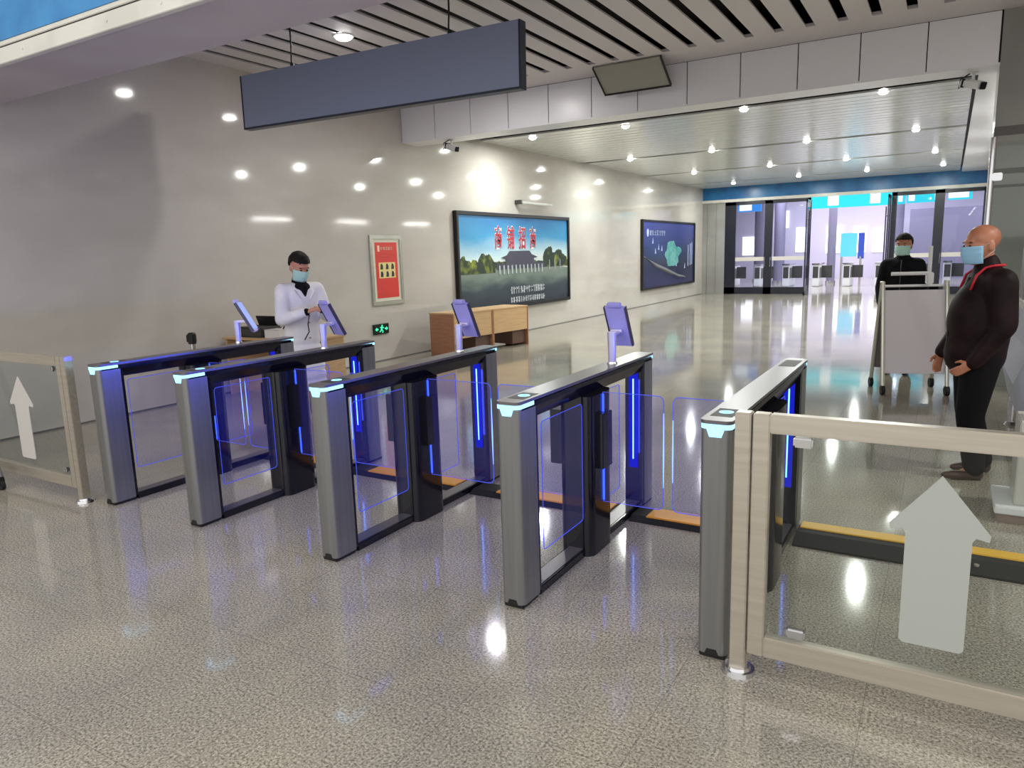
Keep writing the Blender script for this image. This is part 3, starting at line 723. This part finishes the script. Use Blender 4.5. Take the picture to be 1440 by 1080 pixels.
# ================================================================== FURNITURE
# two wooden desks by the wall, end to end
dirv = Vector((.32, 2.0)).normalized(); ang = math.atan2(dirv.y, dirv.x)
def desk(loc, L, label, seen_side):
    t = thing('desk', label, 'desk', loc, ang, 'two wooden desks standing end to end')
    # local x along the front, y<0 = front (room side), depth to +y... front faces -y after rotation
    D = .6
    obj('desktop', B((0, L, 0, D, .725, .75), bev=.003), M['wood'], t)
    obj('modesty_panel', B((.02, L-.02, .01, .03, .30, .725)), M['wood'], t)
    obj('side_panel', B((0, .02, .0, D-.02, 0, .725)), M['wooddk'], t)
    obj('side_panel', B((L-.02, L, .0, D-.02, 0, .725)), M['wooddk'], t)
    obj('drawer_pedestal', B((L-.42, L-.03, .06, D-.04, .04, .6), bev=.003), M['woodint'], t)
    return t
d0 = Vector((-7.20, 10.12, 0))
desk(d0, 1.02, 'nearer light wooden desk with a reddish side panel, against the left wall', True)
desk(d0+Vector((dirv.x*1.03, dirv.y*1.03, 0)), 1.02, 'farther light wooden desk standing below the large landscape billboard', False)
# side table behind the gates
t = thing('table', 'light wooden table by the left wall behind the person in the white coat', 'table', (-7.25, 6.5, 0))
obj('tabletop', B((-.85, .62, -.33, .42, .735, .76), bev=.003), M['wood'], t)
for x in (-.82, .57): obj('side_panel', B((x, x+.025, -.3, .4, 0, .735)), M['wood'], t)
obj('front_panel', B((-.79, .57, .34, .36, .25, .735)), M['wood'], t)
t = thing('printer', 'black desktop printer on the wooden table left of the white coat', 'printer', (-7.64, 6.42, .76))
obj('body', B((-.26, .22, -.17, .17, 0, .13), bev=.02), M['greydk'], t, True)
bm = bmesh.new(); m_ = Matrix.Translation((-.04, .12, .17)) @ Matrix.Rotation(math.radians(20), 4, 'X'); box(bm, -.14, .22, -.01, .01, -.06, .09, bev=.005, mtx=m_); obj('paper_tray', bm, M['blackm'], t)
t = thing('paper_box', 'small white carton on the wooden table beside the black printer', 'box', (-7.26, 6.36, .76))
obj('carton', B((-.13, .13, -.1, .1, 0, .10), bev=.004), M['white'], t)
obj('flap', B((-.13, .13, -.101, .101, .1, .106)), M['boardgrey'], t)
t = thing('desk_stand', 'small black wire stand on the table beside the white carton', 'stand', (-7.06, 6.33, .76))
bm = bmesh.new(); tube(bm, [(-.04, 0, .01), (.03, 0, .01), (.02, 0, .1), (-.03, 0, .15), (-.06, 0, .12)], .009); cyl(bm, (0, 0, 0), (0, 0, .012), .05); obj('wire', bm, M['blackm'], t, True)
# stanchion
t = thing('belt_stanchion', 'chrome belt post with black head near the left wall', 'stanchion', (-7.14, 5.05, 0))
bm = bmesh.new(); cyl(bm, (0, 0, .02), (0, 0, .84), .028, seg=24); obj('post', bm, M['chrome'], t, True)
bm = bmesh.new(); cyl(bm, (0, 0, .84), (0, 0, .95), .042, .045, 24); cyl(bm, (0, 0, .95), (0, 0, .965), .045, .03, 24); box(bm, -.06, -.03, -.03, .03, .86, .94, bev=.004); box(bm, .03, .055, -.02, .02, .86, .94, bev=.004); obj('belt_head', bm, M['blackm'], t, True)
bm = bmesh.new(); cyl(bm, (0, 0, 0), (0, 0, .025), .16, .14, 32); obj('base', bm, M['chrome'], t, True)

# A-frame board on casters in front of the far person
t = thing('rolling_board', 'pale grey folding notice board on casters in front of the person in black', 'notice board', (-.30, 9.45, 0), math.radians(17))
lean = .16
def legpair(ys, ye, x, nm):
    bm = bmesh.new(); tube(bm, [(x, ye, 1.27), (x, ys, .09)], .022, 8); return obj(nm, bm, M['silver'], t)
for s in (-1, 1):
    legpair(-.22, .02, s*.33, 'leg'); legpair(.34, .06, s*.33, 'leg')
bm = bmesh.new()
m_ = Matrix.Translation((0, -.075, .70)) @ Matrix.Rotation(math.radians(-11), 4, 'X'); box(bm, -.31, .31, -.012, .012, -.47, .48, bev=.004, mtx=m_); obj('front_board', bm, M['boardgrey'], t)
bm = bmesh.new(); m_ = Matrix.Translation((0, .19, .70)) @ Matrix.Rotation(math.radians(13), 4, 'X'); box(bm, -.31, .31, -.012, .012, -.47, .48, bev=.004, mtx=m_); obj('rear_board', bm, M['greymd'], t)
bm = bmesh.new(); cyl(bm, (-.26, -.02, 1.36), (.13, -.02, 1.36), .02); cyl(bm, (.13, -.02, 1.33), (.13, -.02, 1.66), .02); cyl(bm, (-.33, .04, 1.22), (.33, .04, 1.22), .014); box(bm, .1, .17, -.06, .02, 1.24, 1.37, bev=.01); obj('top_rail', bm, M['white'], t)
for s in (-1, 1):
    for y in (-.22, .34):
        bm = bmesh.new(); cyl(bm, (s*.33-.02, y, .055), (s*.33+.02, y, .055), .055, seg=20); box(bm, s*.33-.022, s*.33+.022, y-.02, y+.02, .045, .10, bev=.004); obj('caster', bm, M['rubber'], t, True)

# leaning frame leg with caster at far left behind the fence
t = thing('trolley', 'grey metal trolley leg with a black caster at the left edge', 'trolley', (-6.30, 2.64, 0))
bm = bmesh.new(); tube(bm, [(-.0, .0, .1), (-.16, 0, .45), (-.38, 0, .9)], .026); tube(bm, [(-.0, 0, .1), (-.6, 0, .1)], .022); tube(bm, [(-.38, 0, .9), (-.9, 0, .9)], .022); tube(bm, [(-.9, 0, .9), (-.6, 0, .1)], .022); obj('frame', bm, M['greymd'], t, True)
for p in ((0, 0), (-.6, 0)):
    bm = bmesh.new(); cyl(bm, (p[0]-.0, p[1]-.014, .04), (p[0], p[1]+.014, .04), .04, seg=20); box(bm, p[0]-.02, p[0]+.02, p[1]-.02, p[1]+.02, .04, .1, bev=.003); obj('caster', bm, M['rubber'], t, True)

# baggage scanner at the right edge
t = thing('baggage_scanner', 'pale grey baggage scanner cut off by the right edge, behind the person in brown', 'scanner', (.50, 6.55, 0))
bm = bmesh.new(); prism(bm, [(-.02, .62), (.06, .86), (.06, 1.18), (.9, 1.18), (.9, .3), (.06, .3)], 1, 0, 1.6); obj('body', bm, M['scan'], t)
bm = B((.0, .9, -.03, 1.6, 1.18, 1.24), bev=.01); obj('top_cover', bm, M['scanl'], t)
bm = bmesh.new()
for k in range(6): 
    z = .42+k*.07; box(bm, .1, .32, -.006, 0, z, z+.018)
obj('vent', bm, M['greymd'], t)
bm = bmesh.new(); tube(bm, [(.13, -.02, 1.1), (.12, -.04, .95), (.10, -.05, .8), (.11, -.04, .6), (.16, -.03, .5)], .012); obj('cable', bm, M['blackm'], t, True)
for x, y in ((.1, .1), (.8, .1), (.1, 1.5), (.8, 1.5)):
    bm = bmesh.new(); cyl(bm, (x, y, .0), (x, y, .3), .03); cyl(bm, (x, y, 0), (x, y, .03), .06, .04); obj('foot', bm, M['chrome'], t, True)
t = thing('bollard_cabinet', 'off-white cabinet on a white and brown plinth at the right edge', 'cabinet', (.44, 5.2, 0))
obj('cabinet_body', B((.0, .5, 0, .35, .10, .62), bev=.006), M['scanl'], t)
obj('plinth', B((-.10, .6, -.08, .4, .055, .10), bev=.006), M['white'], t)
obj('base', B((-.08, .58, -.06, .38, 0, .055)), M['brownb'], t)
t = thing('waste_bin', 'small white bin standing on the off-white cabinet', 'bin', (.56, 5.36, .62))
bm = bmesh.new(); cyl(bm, (0, 0, 0), (0, 0, .17), .075, .095, 24, caps=True); obj('bin_body', bm, M['white'], t, True)
bm = bmesh.new(); cyl(bm, (0, 0, .17), (0, 0, .185), .1, .095, 24); obj('rim', bm, M['boardgrey'], t, True)
t = thing('monitor_hood', 'dark grey rounded hood standing on top of the baggage scanner', 'monitor', (.56, 6.9, 1.24))
bm = bmesh.new(); prism(bm, rrect(-.04, .5, 0, .50, .12, 6, (1, 1, 0, 0)), 1, 0, .35); obj('hood', bm, M['greymd'], t, True)
obj('display', B((.02, .44, -.006, 0, .06, .42)), M['blackm'], t)
# glass partition with chrome edge by the pillar
t = thing('glass_partition', 'chrome-edged glass partition panel standing left of the pillar', 'partition', (.33, 9.3, 0))
bm = bmesh.new(); cyl(bm, (0, 0, 0), (0, 0, 2.75), .03, seg=20); cyl(bm, (0, 0, 0), (0, 0, .02), .07); obj('post', bm, M['chrome'], t, True)
obj('glass_pane', B((.03, .9, -.005, .005, .1, 2.7)), M['glass'], t)
for z in (.5, 1.5, 2.35):
    bm = bmesh.new(); box(bm, -.02, .1, -.03, .03, z-.04, z+.04, bev=.008); obj('glass_clamp', bm, M['chrome'], t, True)

# ================================================================== LOBBY THINGS
def lsign(x0, x1, z0, z1, y, mm, label, marks):
    t = thing('lobby_sign', label, 'sign', ((x0+x1)/2, y, (z0+z1)/2))
    h, v = (x1-x0)/2, (z1-z0)/2
    obj('panel', B((-h, h, 0, .12, -v, v)), mm, t)
    for a, b in marks: obj('lit_patch', B((a*h, b*h, -.006, 0, -v*.75, v*.75)), M['lwhite'], t)
    for s in (-.8, .8):
        bm = bmesh.new(); cyl(bm, (s*h, .06, v), (s*h, .06, 5.0-(z0+z1)/2), .012); obj('hanger', bm, M['greydk'], t)
lsign(-4.6, -1.45, 3.08, 3.72, 30, M['lcyan'], 'long bright cyan sign seen through the open doorway', [(-.62, -.38), (.28, .5), (.86, .95)])
lsign(-1.40, -.28, 3.10, 3.62, 30, M['lcyan'], 'cyan sign seen through the left pane of the right doors', [(-.9, -.55), (.55, .68)])
lsign(-.14, .58, 3.13, 3.59, 30, M['lcyan'], 'white and cyan sign seen through the right-hand door pane', [(-.95, .72)])
lsign(-7.3, -6.4, 3.1, 3.48, 30, M['lblue'], 'blue sign seen through the left black-framed door', [(-.85, .2)])
ts = None
tx = [-9.6, -8.4, -7.2, -6.0, -4.8, -3.6, -2.4, -1.2, 0, 1.2]
for k, x in enumerate(tx):
    if ts is None:
        ts = thing('lobby_turnstile', 'x', 'turnstile')
        obj('body', B((-.14, .14, -.7, .7, 0, .92), bev=.03), M['white'], ts, True)
        obj('side_panel', B((-.145, .145, -.62, .62, .35, .8)), M['greymd'], ts)
        obj('top_cover', B((-.16, .16, -.74, .74, .92, .97), bev=.012), M['chrome'], ts)
        obj('front_panel', B((-.11, .11, -.712, -.70, .36, .84)), M['greydk'], ts)
        obj('barrier_panel', B((.145, .56, -.02, .02, .34, .86)), M['greydk'], ts)
        o = ts
    else: o = copytree(ts)
    o.location = (x, 34, 0)
    tag(o, 'white lobby turnstile beyond the doors, %s in the row' % ['leftmost', 'second', 'third', 'fourth', 'fifth', 'sixth', 'seventh', 'eighth', 'ninth', 'rightmost'][k], 'turnstile', 'row of lobby turnstiles')
for k, (x, y, r) in enumerate(((-8.2, 38.5, .3), (-6.9, 36.5, .25), (-4.55, 36, .18), (-2.1, 37.5, .3))):
    t = thing('lobby_column', 'grey lobby column, %s of those seen through the doors' % ['leftmost', 'second from the left', 'third from the left, in the open doorway', 'rightmost'][k], 'column', (x, y, 0))
    bm = bmesh.new(); cyl(bm, (0, 0, .12), (0, 0, 5.0), r, seg=24); obj('shaft', bm, M['lobbydk'], t, True)
    bm = bmesh.new(); cyl(bm, (0, 0, 0), (0, 0, .12), r*1.2, seg=24); obj('base', bm, M['chrome'], t, True)
t = thing('display_board', 'light blue display board standing in the lobby', 'display board', (-3.75, 35, 0))
obj('panel', B((-.32, .32, -.03, .03, 1.2, 2.2)), mat('light_blue_glowing_print', srgb(90, 190, 226), .4, emis=(.1, .5, .8), es=.3), t)  # print carries a faint emission, brightness put into its colour
obj('panel_side', B((.38, .62, -.03, .03, 1.1, 2.2)), mat('royal_blue_print', srgb(50, 80, 180), .4), t)
for x in (-.25, .5): obj('leg', B((x-.03, x+.03, -.2, .2, 0, 1.2)), M['silver'], t)

# ================================================================== PEOPLE
def capsule(bm, p0, r0, p1, r1, n=1):
    p0, p1 = Vector(p0), Vector(p1)
    ell(bm, p0, (r0, r0, r0), 2); ell(bm, p1, (r1, r1, r1), 2)
    if (p1-p0).length > 1e-4: cyl(bm, p0, p1, r0, r1, 16)
def skin_blob(name, bm, m, parent, vox=.012, smooth=4, fac=.6):
    me = bpy.data.meshes.new(name); bm.to_mesh(me); bm.free()
    o = bpy.data.objects.new(name, me); COL.objects.link(o)
    r = o.modifiers.new('r', 'REMESH'); r.mode = 'VOXEL'; r.voxel_size = vox
    s = o.modifiers.new('s', 'SMOOTH'); s.iterations = smooth; s.factor = fac
    bpy.context.view_layer.update()
    me2 = bpy.data.meshes.new_from_object(o.evaluated_get(bpy.context.evaluated_depsgraph_get()))
    o.modifiers.clear(); o.data = me2; bpy.data.meshes.remove(me); me2.name = name
    me2.materials.clear(); me2.materials.append(m)
    for p in me2.polygons: p.use_smooth = True
    if parent is not None: o.parent = parent
    return o
def lerp(a, b, t): return Vector(a)*(1-t)+Vector(b)*t
def hand(bm, wrist, dirv, palmn, curl=.5, side=1):
    """dirv: towards fingertips, palmn: palm facing direction"""
    w_ = Vector(wrist); d = Vector(dirv).normalized(); n = Vector(palmn); n = (n - n.dot(d)*d).normalized(); s = d.cross(n).normalized()*side
    pc = w_+d*.05
    for k in (-1.2, -.4, .4, 1.2): capsule(bm, w_+d*.01+s*k*.010, .016, w_+d*.085+s*k*.017, .0125)
    lens = (.070, .078, .072, .055)
    for k, L in zip((-1.5, -.5, .5, 1.5), lens):
        b = w_+d*.088+s*k*.0165
        a1 = curl*.5; a2 = curl*1.3
        m1 = b+(d*math.cos(a1)+n*math.sin(a1))*L*.5
        m2 = m1+(d*math.cos(a2)+n*math.sin(a2))*L*.5
        capsule(bm, b, .0098, m1, .009); capsule(bm, m1, .009, m2, .0075)
    tb = w_+d*.03-s*.026
    t1 = tb+(d*.6-s*.6+n*.3).normalized()*.04; t2 = t1+(d*.85-s*.15+n*.4).normalized()*.035
    capsule(bm, tb, .014, t1, .0115); capsule(bm, t1, .0115, t2, .009)
def person(label, loc, rz, J, skin, clothes, hair, mask, head_yaw=0, head_pitch=0, bald=False, H=1.78, extra=None):
    root_bm = bmesh.new(); b = root_bm; s = H/1.78
    hc = Vector(J['head']); Rh = Euler((head_pitch, 0, head_yaw)).to_matrix()
    s0 = s; hs = s*1.14
    def hp(x, y, z): return hc + Rh @ Vector((x, y, z))*hs
    HE = Euler((head_pitch, 0, head_yaw))
    def he(c, r): ell(b, hp(*c), tuple(q*hs for q in r), 3, HE)
    he((0, .012, .045), (.078, .097, .082)); he((0, -.012, -.01), (.070, .083, .088)); he((0, -.035, -.075), (.046, .05, .04)); he((0, -.025, -.05), (.060, .062, .05))
    he((0, -.098, -.018), (.013, .020, .026)); he((0, -.080, .033), (.050, .015, .013))
    he((-.076, .015, -.005), (.012, .02, .032)); he((.076, .015, -.005), (.012, .02, .032))
    he((0, -.082, -.055), (.026, .012, .012)); he((-.035, -.07, -.02), (.022, .02, .02)); he((.035, -.07, -.02), (.022, .02, .02))
    capsule(b, hp(0, .02, -.05), .056*s, J['neck'], .060*s)
    ch = Vector(J['chest']); pel = Vector(J['pelvis'])
    capsule(b, J['neck'], .06*s, ch, .10*s); capsule(b, ch, .11*s, pel, .11*s)
    for sd in ('L', 'R'):
        capsule(b, ch, .08*s, J['sh'+sd], .052*s); capsule(b, J['sh'+sd], .050*s, J['el'+sd], .038*s); capsule(b, J['el'+sd], .038*s, J['wr'+sd], .026*s)
        capsule(b, pel, .10*s, J['hip'+sd], .085*s); capsule(b, J['hip'+sd], .082*s, J['kn'+sd], .052*s); capsule(b, J['kn'+sd], .050*s, J['an'+sd], .030*s)
        capsule(b, J['an'+sd], .024*s, Vector(J['an'+sd])+Vector(J['toe'])*.10*s+Vector((0, 0, -.045)), .018*s)
        hd = J['hand'+sd]; hand(b, J['wr'+sd], hd[0], hd[1], hd[2], hd[3])
    o = skin_blob('person', b, skin, None, .0075, 3, .5)
    o.location = loc; o.rotation_euler = (0, 0, rz); tag(o, label, 'person')
    # eyes, brows
    for sx in (-1, 1):
        bm = bmesh.new(); ell(bm, hp(sx*.031, -.087, .008), (.013*s, .006*s, .006*s), 2, HE); obj('eye', bm, M['eye'], o, 'all')
        bm = bmesh.new(); ell(bm, hp(sx*.033, -.085, .029), (.022*s, .008*s, .005*s), 2, HE); obj('eyebrow', bm, M['hair'] if not bald else M['greydk'], o, 'all')
    # mask: curved pleated sheet
    bm = bmesh.new(); nx, nz = 18, 9; grid = []
    for j in range(nz+1):
        v = j/nz; z = .004-.108*v; row = []
        for i in range(nx+1):
            u = -1+2*i/nx; a = u*1.22
            rx = .086-.020*max(0, v-.45); ry = .113+.012*math.exp(-(u*3)**2)*(1 if v < .55 else .7)-.045*max(0, v-.6)
            pl = .002*math.sin(v*PI*6)
            row.append(bm.verts.new(hp((rx+pl)*math.sin(a), -(ry+pl)*math.cos(a)+.004, z)))
        grid.append(row)
    for j in range(nz):
        for i in range(nx): bm.faces.new((grid[j][i], grid[j][i+1], grid[j+1][i+1], grid[j+1][i]))
    mk = obj('face_mask', bm, mask, o, 'all'); sm = mk.modifiers.new('s', 'SOLIDIFY'); sm.thickness = .003
    bm = bmesh.new()
    for sx in (-1, 1):
        tube(bm, [hp(sx*.075, -.035, -.005), hp(sx*.082, -.01, .015), hp(sx*.082, .028, .01), hp(sx*.082, .03, -.03), hp(sx*.078, -.005, -.055), hp(sx*.068, -.03, -.075)], .0016, 6)
    obj('ear_loop', bm, M['white'], o, 'all')
    # hair
    if hair is not None:
        bm = bmesh.new(); bmesh.ops.create_icosphere(bm, subdivisions=4, radius=1)
        dele = []
        for v in bm.verts:
            p = v.co.copy()
            lim = (.16 if p.y < -.2 else .16-(p.y+.2)*1.0)
            if abs(p.x) > .75 and p.y < .25: lim = max(lim, -.12 if p.y > -.45 else .12)
            lim = max(lim, -.62)
            n_ = .05*noise.noise(p*5)
            k = (1.15+n_) if not bald else 1.012
            v.co = hp(p.x*.080*k, .012+p.y*.100*k, .045+p.z*.086*k*(1.04 if not bald else 1))
            if p.z < (lim if not bald else lim-.1) + n_: dele.append(v)
        bmesh.ops.delete(bm, geom=dele, context='VERTS')
        h = obj('hair', bm, hair, o, 'all'); sm = h.modifiers.new('s', 'SOLIDIFY'); sm.thickness = .006 if not bald else .002; sm.offset = -1
    for nm, fn, mm, vox in clothes:
        bm = bmesh.new(); fn(bm, J, s); skin_blob(nm, bm, mm, o, vox, 14 if vox > .01 else 4, .7)
    if extra: extra(o, J, hp, s)
    return o
def trousers(bm, J, s):
    pel = Vector(J['pelvis']); k_ = J.get('thigh', .112); q_ = J.get('knee', .080)
    ell(bm, pel+Vector((0, 0, .02)), (.175*s, .135*s, .15*s), 3)
    for sd in 'LR':
        capsule(bm, J['hip'+sd], k_*s, J['kn'+sd], q_*s); capsule(bm, J['kn'+sd], q_*s, Vector(J['an'+sd])+Vector((0, .0, .0)), .074*s)
def shoes(bm, J, s):
    f = Vector(J['toe'])
    for sd in 'LR':
        a = Vector(J['an'+sd]); z = .038
        heel = Vector((a.x, a.y, z))-f*.03; ball = Vector((a.x, a.y, z-.004))+f*.12; toe = Vector((a.x, a.y, z-.008))+f*.185
        capsule(bm, heel, .038, ball, .034); capsule(bm, Vector((a.x, a.y-.0, z)), .038, ball+Vector((.012, 0, 0)), .032); capsule(bm, ball, .036, toe, .026); capsule(bm, a, .042, heel, .038)
        box(bm, heel.x-.02, heel.x+.02, heel.y-.02, heel.y+.02, .0, .03)

# --- white coat person at the gate (faces +x slightly towards camera, looks down at hands)
def coat_fn(bm, J, s):
    ch = Vector(J['chest']); pel = Vector(J['pelvis'])
    ell(bm, ch+Vector((0, 0, .03)), (.205, .135, .16), 3); ell(bm, (ch+pel)/2, (.19, .14, .22), 3); ell(bm, pel, (.20, .155, .2), 3)
    for k in range(6):
        t_ = k/5; z = pel.z-.05-t_*.47
        ell(bm, (pel.x, pel.y, z), (.205+.035*t_, .16+.03*t_, .09), 3)
    for sd in 'LR':
        capsule(bm, ch+Vector((0, 0, .09)), .10, J['sh'+sd], .082); capsule(bm, J['sh'+sd], .085, J['el'+sd], .070); capsule(bm, J['el'+sd], .072, lerp(J['el'+sd], J['wr'+sd], .88), .052)
    tip = Vector(J['neck']); capsule(bm, tip+Vector((0, .03, -.05)), .085, ch+Vector((0, .02, .08)), .12)
def coat_extra(o, J, hp, s):
    nk = Vector(J['neck']); ch = Vector(J['chest'])
    # dark sweater: high collar and the V of the chest
    bm = bmesh.new(); capsule(bm, nk+Vector((0, .005, -.03)), .082, nk+Vector((0, 0, .02)), .072); ell(bm, nk+Vector((0, -.07, -.06)), (.085, .05, .06), 3)
    capsule(bm, nk+Vector((0, -.085, -.07)), .055, ch+Vector((0, -.112, .05)), .024)
    skin_blob('sweater_collar', bm, M['blk'], o, .009, 3)
    bm = bmesh.new()
    for sx in (-1, 1):
        pts = [(nk.x+sx*.09, nk.y-.03, nk.z-.02), (nk.x+sx*.085, nk.y-.105, nk.z-.09), (ch.x+sx*.035, ch.y-.145, ch.z+.0), (ch.x+sx*.10, ch.y-.135, ch.z+.09), (nk.x+sx*.12, nk.y-.04, nk.z-.05)]
        v = [bm.verts.new(p) for p in pts]; bm.faces.new(v)
    lp = obj('lapel', bm, M['coat'], o); m_ = lp.modifiers.new('s', 'SOLIDIFY'); m_.thickness = .012
    bm = bmesh.new(); w0 = Vector(J['wrR']); w1 = Vector(J['wrL'])
    capsule(bm, lerp(J['elR'], w0, .84), .045, lerp(J['elR'], w0, .95), .040); capsule(bm, lerp(J['elL'], w1, .84), .045, lerp(J['elL'], w1, .95), .040)
    skin_blob('dark_cuff', bm, M['blk'], o, .008, 2)
    bm = bmesh.new(); tube(bm, [w0+Vector((.0, -.03, -.03)), w0+Vector((-.03, -.05, -.12)), w0+Vector((-.02, -.04, -.2)), w0+Vector((-.07, -.03, -.28))], .006); obj('cord', bm, M['blackm'], o, 'all')
    bm = bmesh.new()
    for z in (1.08, .92, .76): cyl(bm, (.0, -.165, z), (.0, -.175, z), .010)
    obj('button', bm, M['silver'], o)
J1 = dict(head=(0, -.035, 1.64), neck=(0, 0, 1.50), chest=(0, .0, 1.30), pelvis=(0, .02, .94),
          shL=(.185, 0, 1.41), shR=(-.185, 0, 1.41), elL=(.24, -.10, 1.13), elR=(-.25, -.08, 1.12), wrL=(.10, -.30, 1.21), wrR=(-.06, -.30, 1.20),
          hipL=(.09, .02, .90), hipR=(-.09, .02, .90), knL=(.10, -.01, .50), knR=(-.10, -.01, .50), anL=(.10, .03, .09), anR=(-.10, .03, .09), toe=(0, -1, 0),
          handL=((-.5, -.7, .25), (-.5, 0, -.6), .7, 1), handR=((.5, -.7, .25), (.5, 0, -.6), .7, -1))
person('person in long white coat and green mask looking down behind the second gate', (-5.80, 5.42, 0), math.radians(70), J1, M['skin'],
       [('white_coat', coat_fn, M['coat'], .013), ('trousers', trousers, M['trous'], .014), ('shoes', shoes, M['shoew'], .009)], M['hair'], M['mask'], math.radians(6), math.radians(22), extra=coat_extra)

# --- person in black behind the rolling board, facing the camera
def blk_fn(bm, J, s):
    ch = Vector(J['chest']); pel = Vector(J['pelvis'])
    ell(bm, ch+Vector((0, 0, .03)), (.23, .155, .17), 3); ell(bm, (ch+pel)/2, (.22, .16, .24), 3); ell(bm, pel+Vector((0, 0, .03)), (.215, .165, .15), 3)
    for sd in 'LR':
        capsule(bm, ch+Vector((0, 0, .10)), .11, J['sh'+sd], .095); capsule(bm, J['sh'+sd], .095, J['el'+sd], .078); capsule(bm, J['el'+sd], .078, lerp(J['el'+sd], J['wr'+sd], .95), .055)
    nk = Vector(J['neck']); capsule(bm, nk+Vector((0, .01, -.05)), .095, nk+Vector((0, 0, .01)), .078)
def zip_extra(o, J, hp, s):
    ch = Vector(J['chest']); bm = bmesh.new()
    tube(bm, [(0, ch.y-.10, ch.z+.17), (0, ch.y-.158, ch.z+.08), (0, ch.y-.168, ch.z-.05), (0, ch.y-.17, ch.z-.2), (0, ch.y-.172, .93)], .006); obj('zip', bm, M['greydk'], o, 'all')
J2 = dict(head=(0, -.02, 1.665), neck=(0, .01, 1.53), chest=(0, .0, 1.32), pelvis=(0, .02, .95),
          shL=(.175, 0, 1.42), shR=(-.175, 0, 1.42), elL=(.235, .0, 1.13), elR=(-.235, .0, 1.13), wrL=(.21, -.14, .93), wrR=(-.21, -.14, .93),
          hipL=(.09, .02, .91), hipR=(-.09, .02, .91), knL=(.10, -.01, .50), knR=(-.10, -.01, .50), anL=(.11, .03, .09), anR=(-.11, .03, .09), toe=(0, -1, 0),
          handL=((0, -.4, -1), (-1, 0, 0), .5, 1), handR=((0, -.4, -1), (1, 0, 0), .5, -1))
person('person in black jacket and green mask standing behind the rolling board', (-.50, 10.75, 0), math.radians(-4), J2, M['skin2'],
       [('jacket', blk_fn, M['blk'], .014), ('trousers', trousers, M['trous'], .014), ('shoes', shoes, M['shoeb'], .009)], M['hair'], M['mask'], math.radians(-8), 0, extra=zip_extra)

# --- shaved-head person in a brown jacket, facing left
def brown_fn(bm, J, s):
    ch = Vector(J['chest']); pel = Vector(J['pelvis'])
    ell(bm, ch+Vector((0, .01, .04)), (.22, .165, .17), 3); ell(bm, (ch+pel)/2+Vector((0, -.035, .02)), (.215, .19, .30), 3)
    ell(bm, pel+Vector((0, -.02, -.02)), (.215, .195, .20), 3); ell(bm, ch+Vector((0, .06, -.02)), (.18, .12, .2), 3); capsule(bm, ch+Vector((0, .0, -.08)), .165, pel+Vector((0, -.03, .05)), .185); capsule(bm, ch+Vector((.05, .02, -.05)), .15, pel+Vector((.05, -.01, .0)), .17); capsule(bm, ch+Vector((-.05, .02, -.05)), .15, pel+Vector((-.05, -.01, .0)), .17)
    for k in range(10):      # hem welt
        pass
    for sd in 'LR':
        capsule(bm, ch+Vector((0, .0, .11)), .115, J['sh'+sd], .098); capsule(bm, J['sh'+sd], .100, J['el'+sd], .080); capsule(bm, J['el'+sd], .080, lerp(J['el'+sd], J['wr'+sd], .97), .056)
    nk = Vector(J['neck']); capsule(bm, nk+Vector((0, .01, -.05)), .10, nk+Vector((0, .005, .015)), .082)
def brown_extra(o, J, hp, s):
    nk = Vector(J['neck']); bm = bmesh.new()
    pts = []
    for k in range(15):
        a = -PI*.15 + PI*1.3*k/14
        pts.append((nk.x+.098*math.cos(a), nk.y+.012+.098*math.sin(a), nk.z+.005-.035*max(0, -math.sin(a))))
    pts = [(.11, nk.y-.12, nk.z-.16), (.105, nk.y-.09, nk.z-.06)]+pts+[(-.105, nk.y-.09, nk.z-.06), (-.11, nk.y-.12, nk.z-.16)]
    tube(bm, pts, .009, 8); obj('red_lanyard', bm, M['red'], o, 'all')
    ch = Vector(J['chest']); bm = bmesh.new()
    tube(bm, [(0, ch.y-.12, ch.z+.15), (0, ch.y-.165, ch.z+.03), (0, ch.y-.22, ch.z-.13), (0, ch.y-.235, ch.z-.25), (0, ch.y-.21, ch.z-.42)], .006); obj('zip', bm, M['greydk'], o, 'all')
J3 = dict(thigh=.134, knee=.094, head=(0, -.03, 1.665), neck=(0, .01, 1.525), chest=(0, .03, 1.30), pelvis=(0, .0, .93),
          shL=(.185, .05, 1.42), shR=(-.185, .03, 1.42), elL=(.245, .07, 1.13), elR=(-.26, .0, 1.12), wrL=(.21, -.09, .86), wrR=(-.22, -.17, .88),
          hipL=(.09, .0, .90), hipR=(-.09, .0, .90), knL=(.10, -.05, .48), knR=(-.09, .0, .48), anL=(.11, .0, .09), anR=(-.11, .12, .09), toe=(0, -1, 0),
          handL=((-.25, -.75, -.5), (-1, 0, -.2), .6, 1), handR=((.2, -.3, -.95), (1, 0, 0), .6, -1))
person('shaved-headed person in dark brown jacket, blue mask and red strap at the right', (.225, 6.12, 0), math.radians(-74), J3, M['skin2'],
       [('jacket', brown_fn, M['brownj'], .013), ('trousers', trousers, M['trous'], .014), ('shoes', shoes, M['shoe'], .009)], None, M['maskb'], math.radians(12), math.radians(4), bald=True, extra=brown_extra)
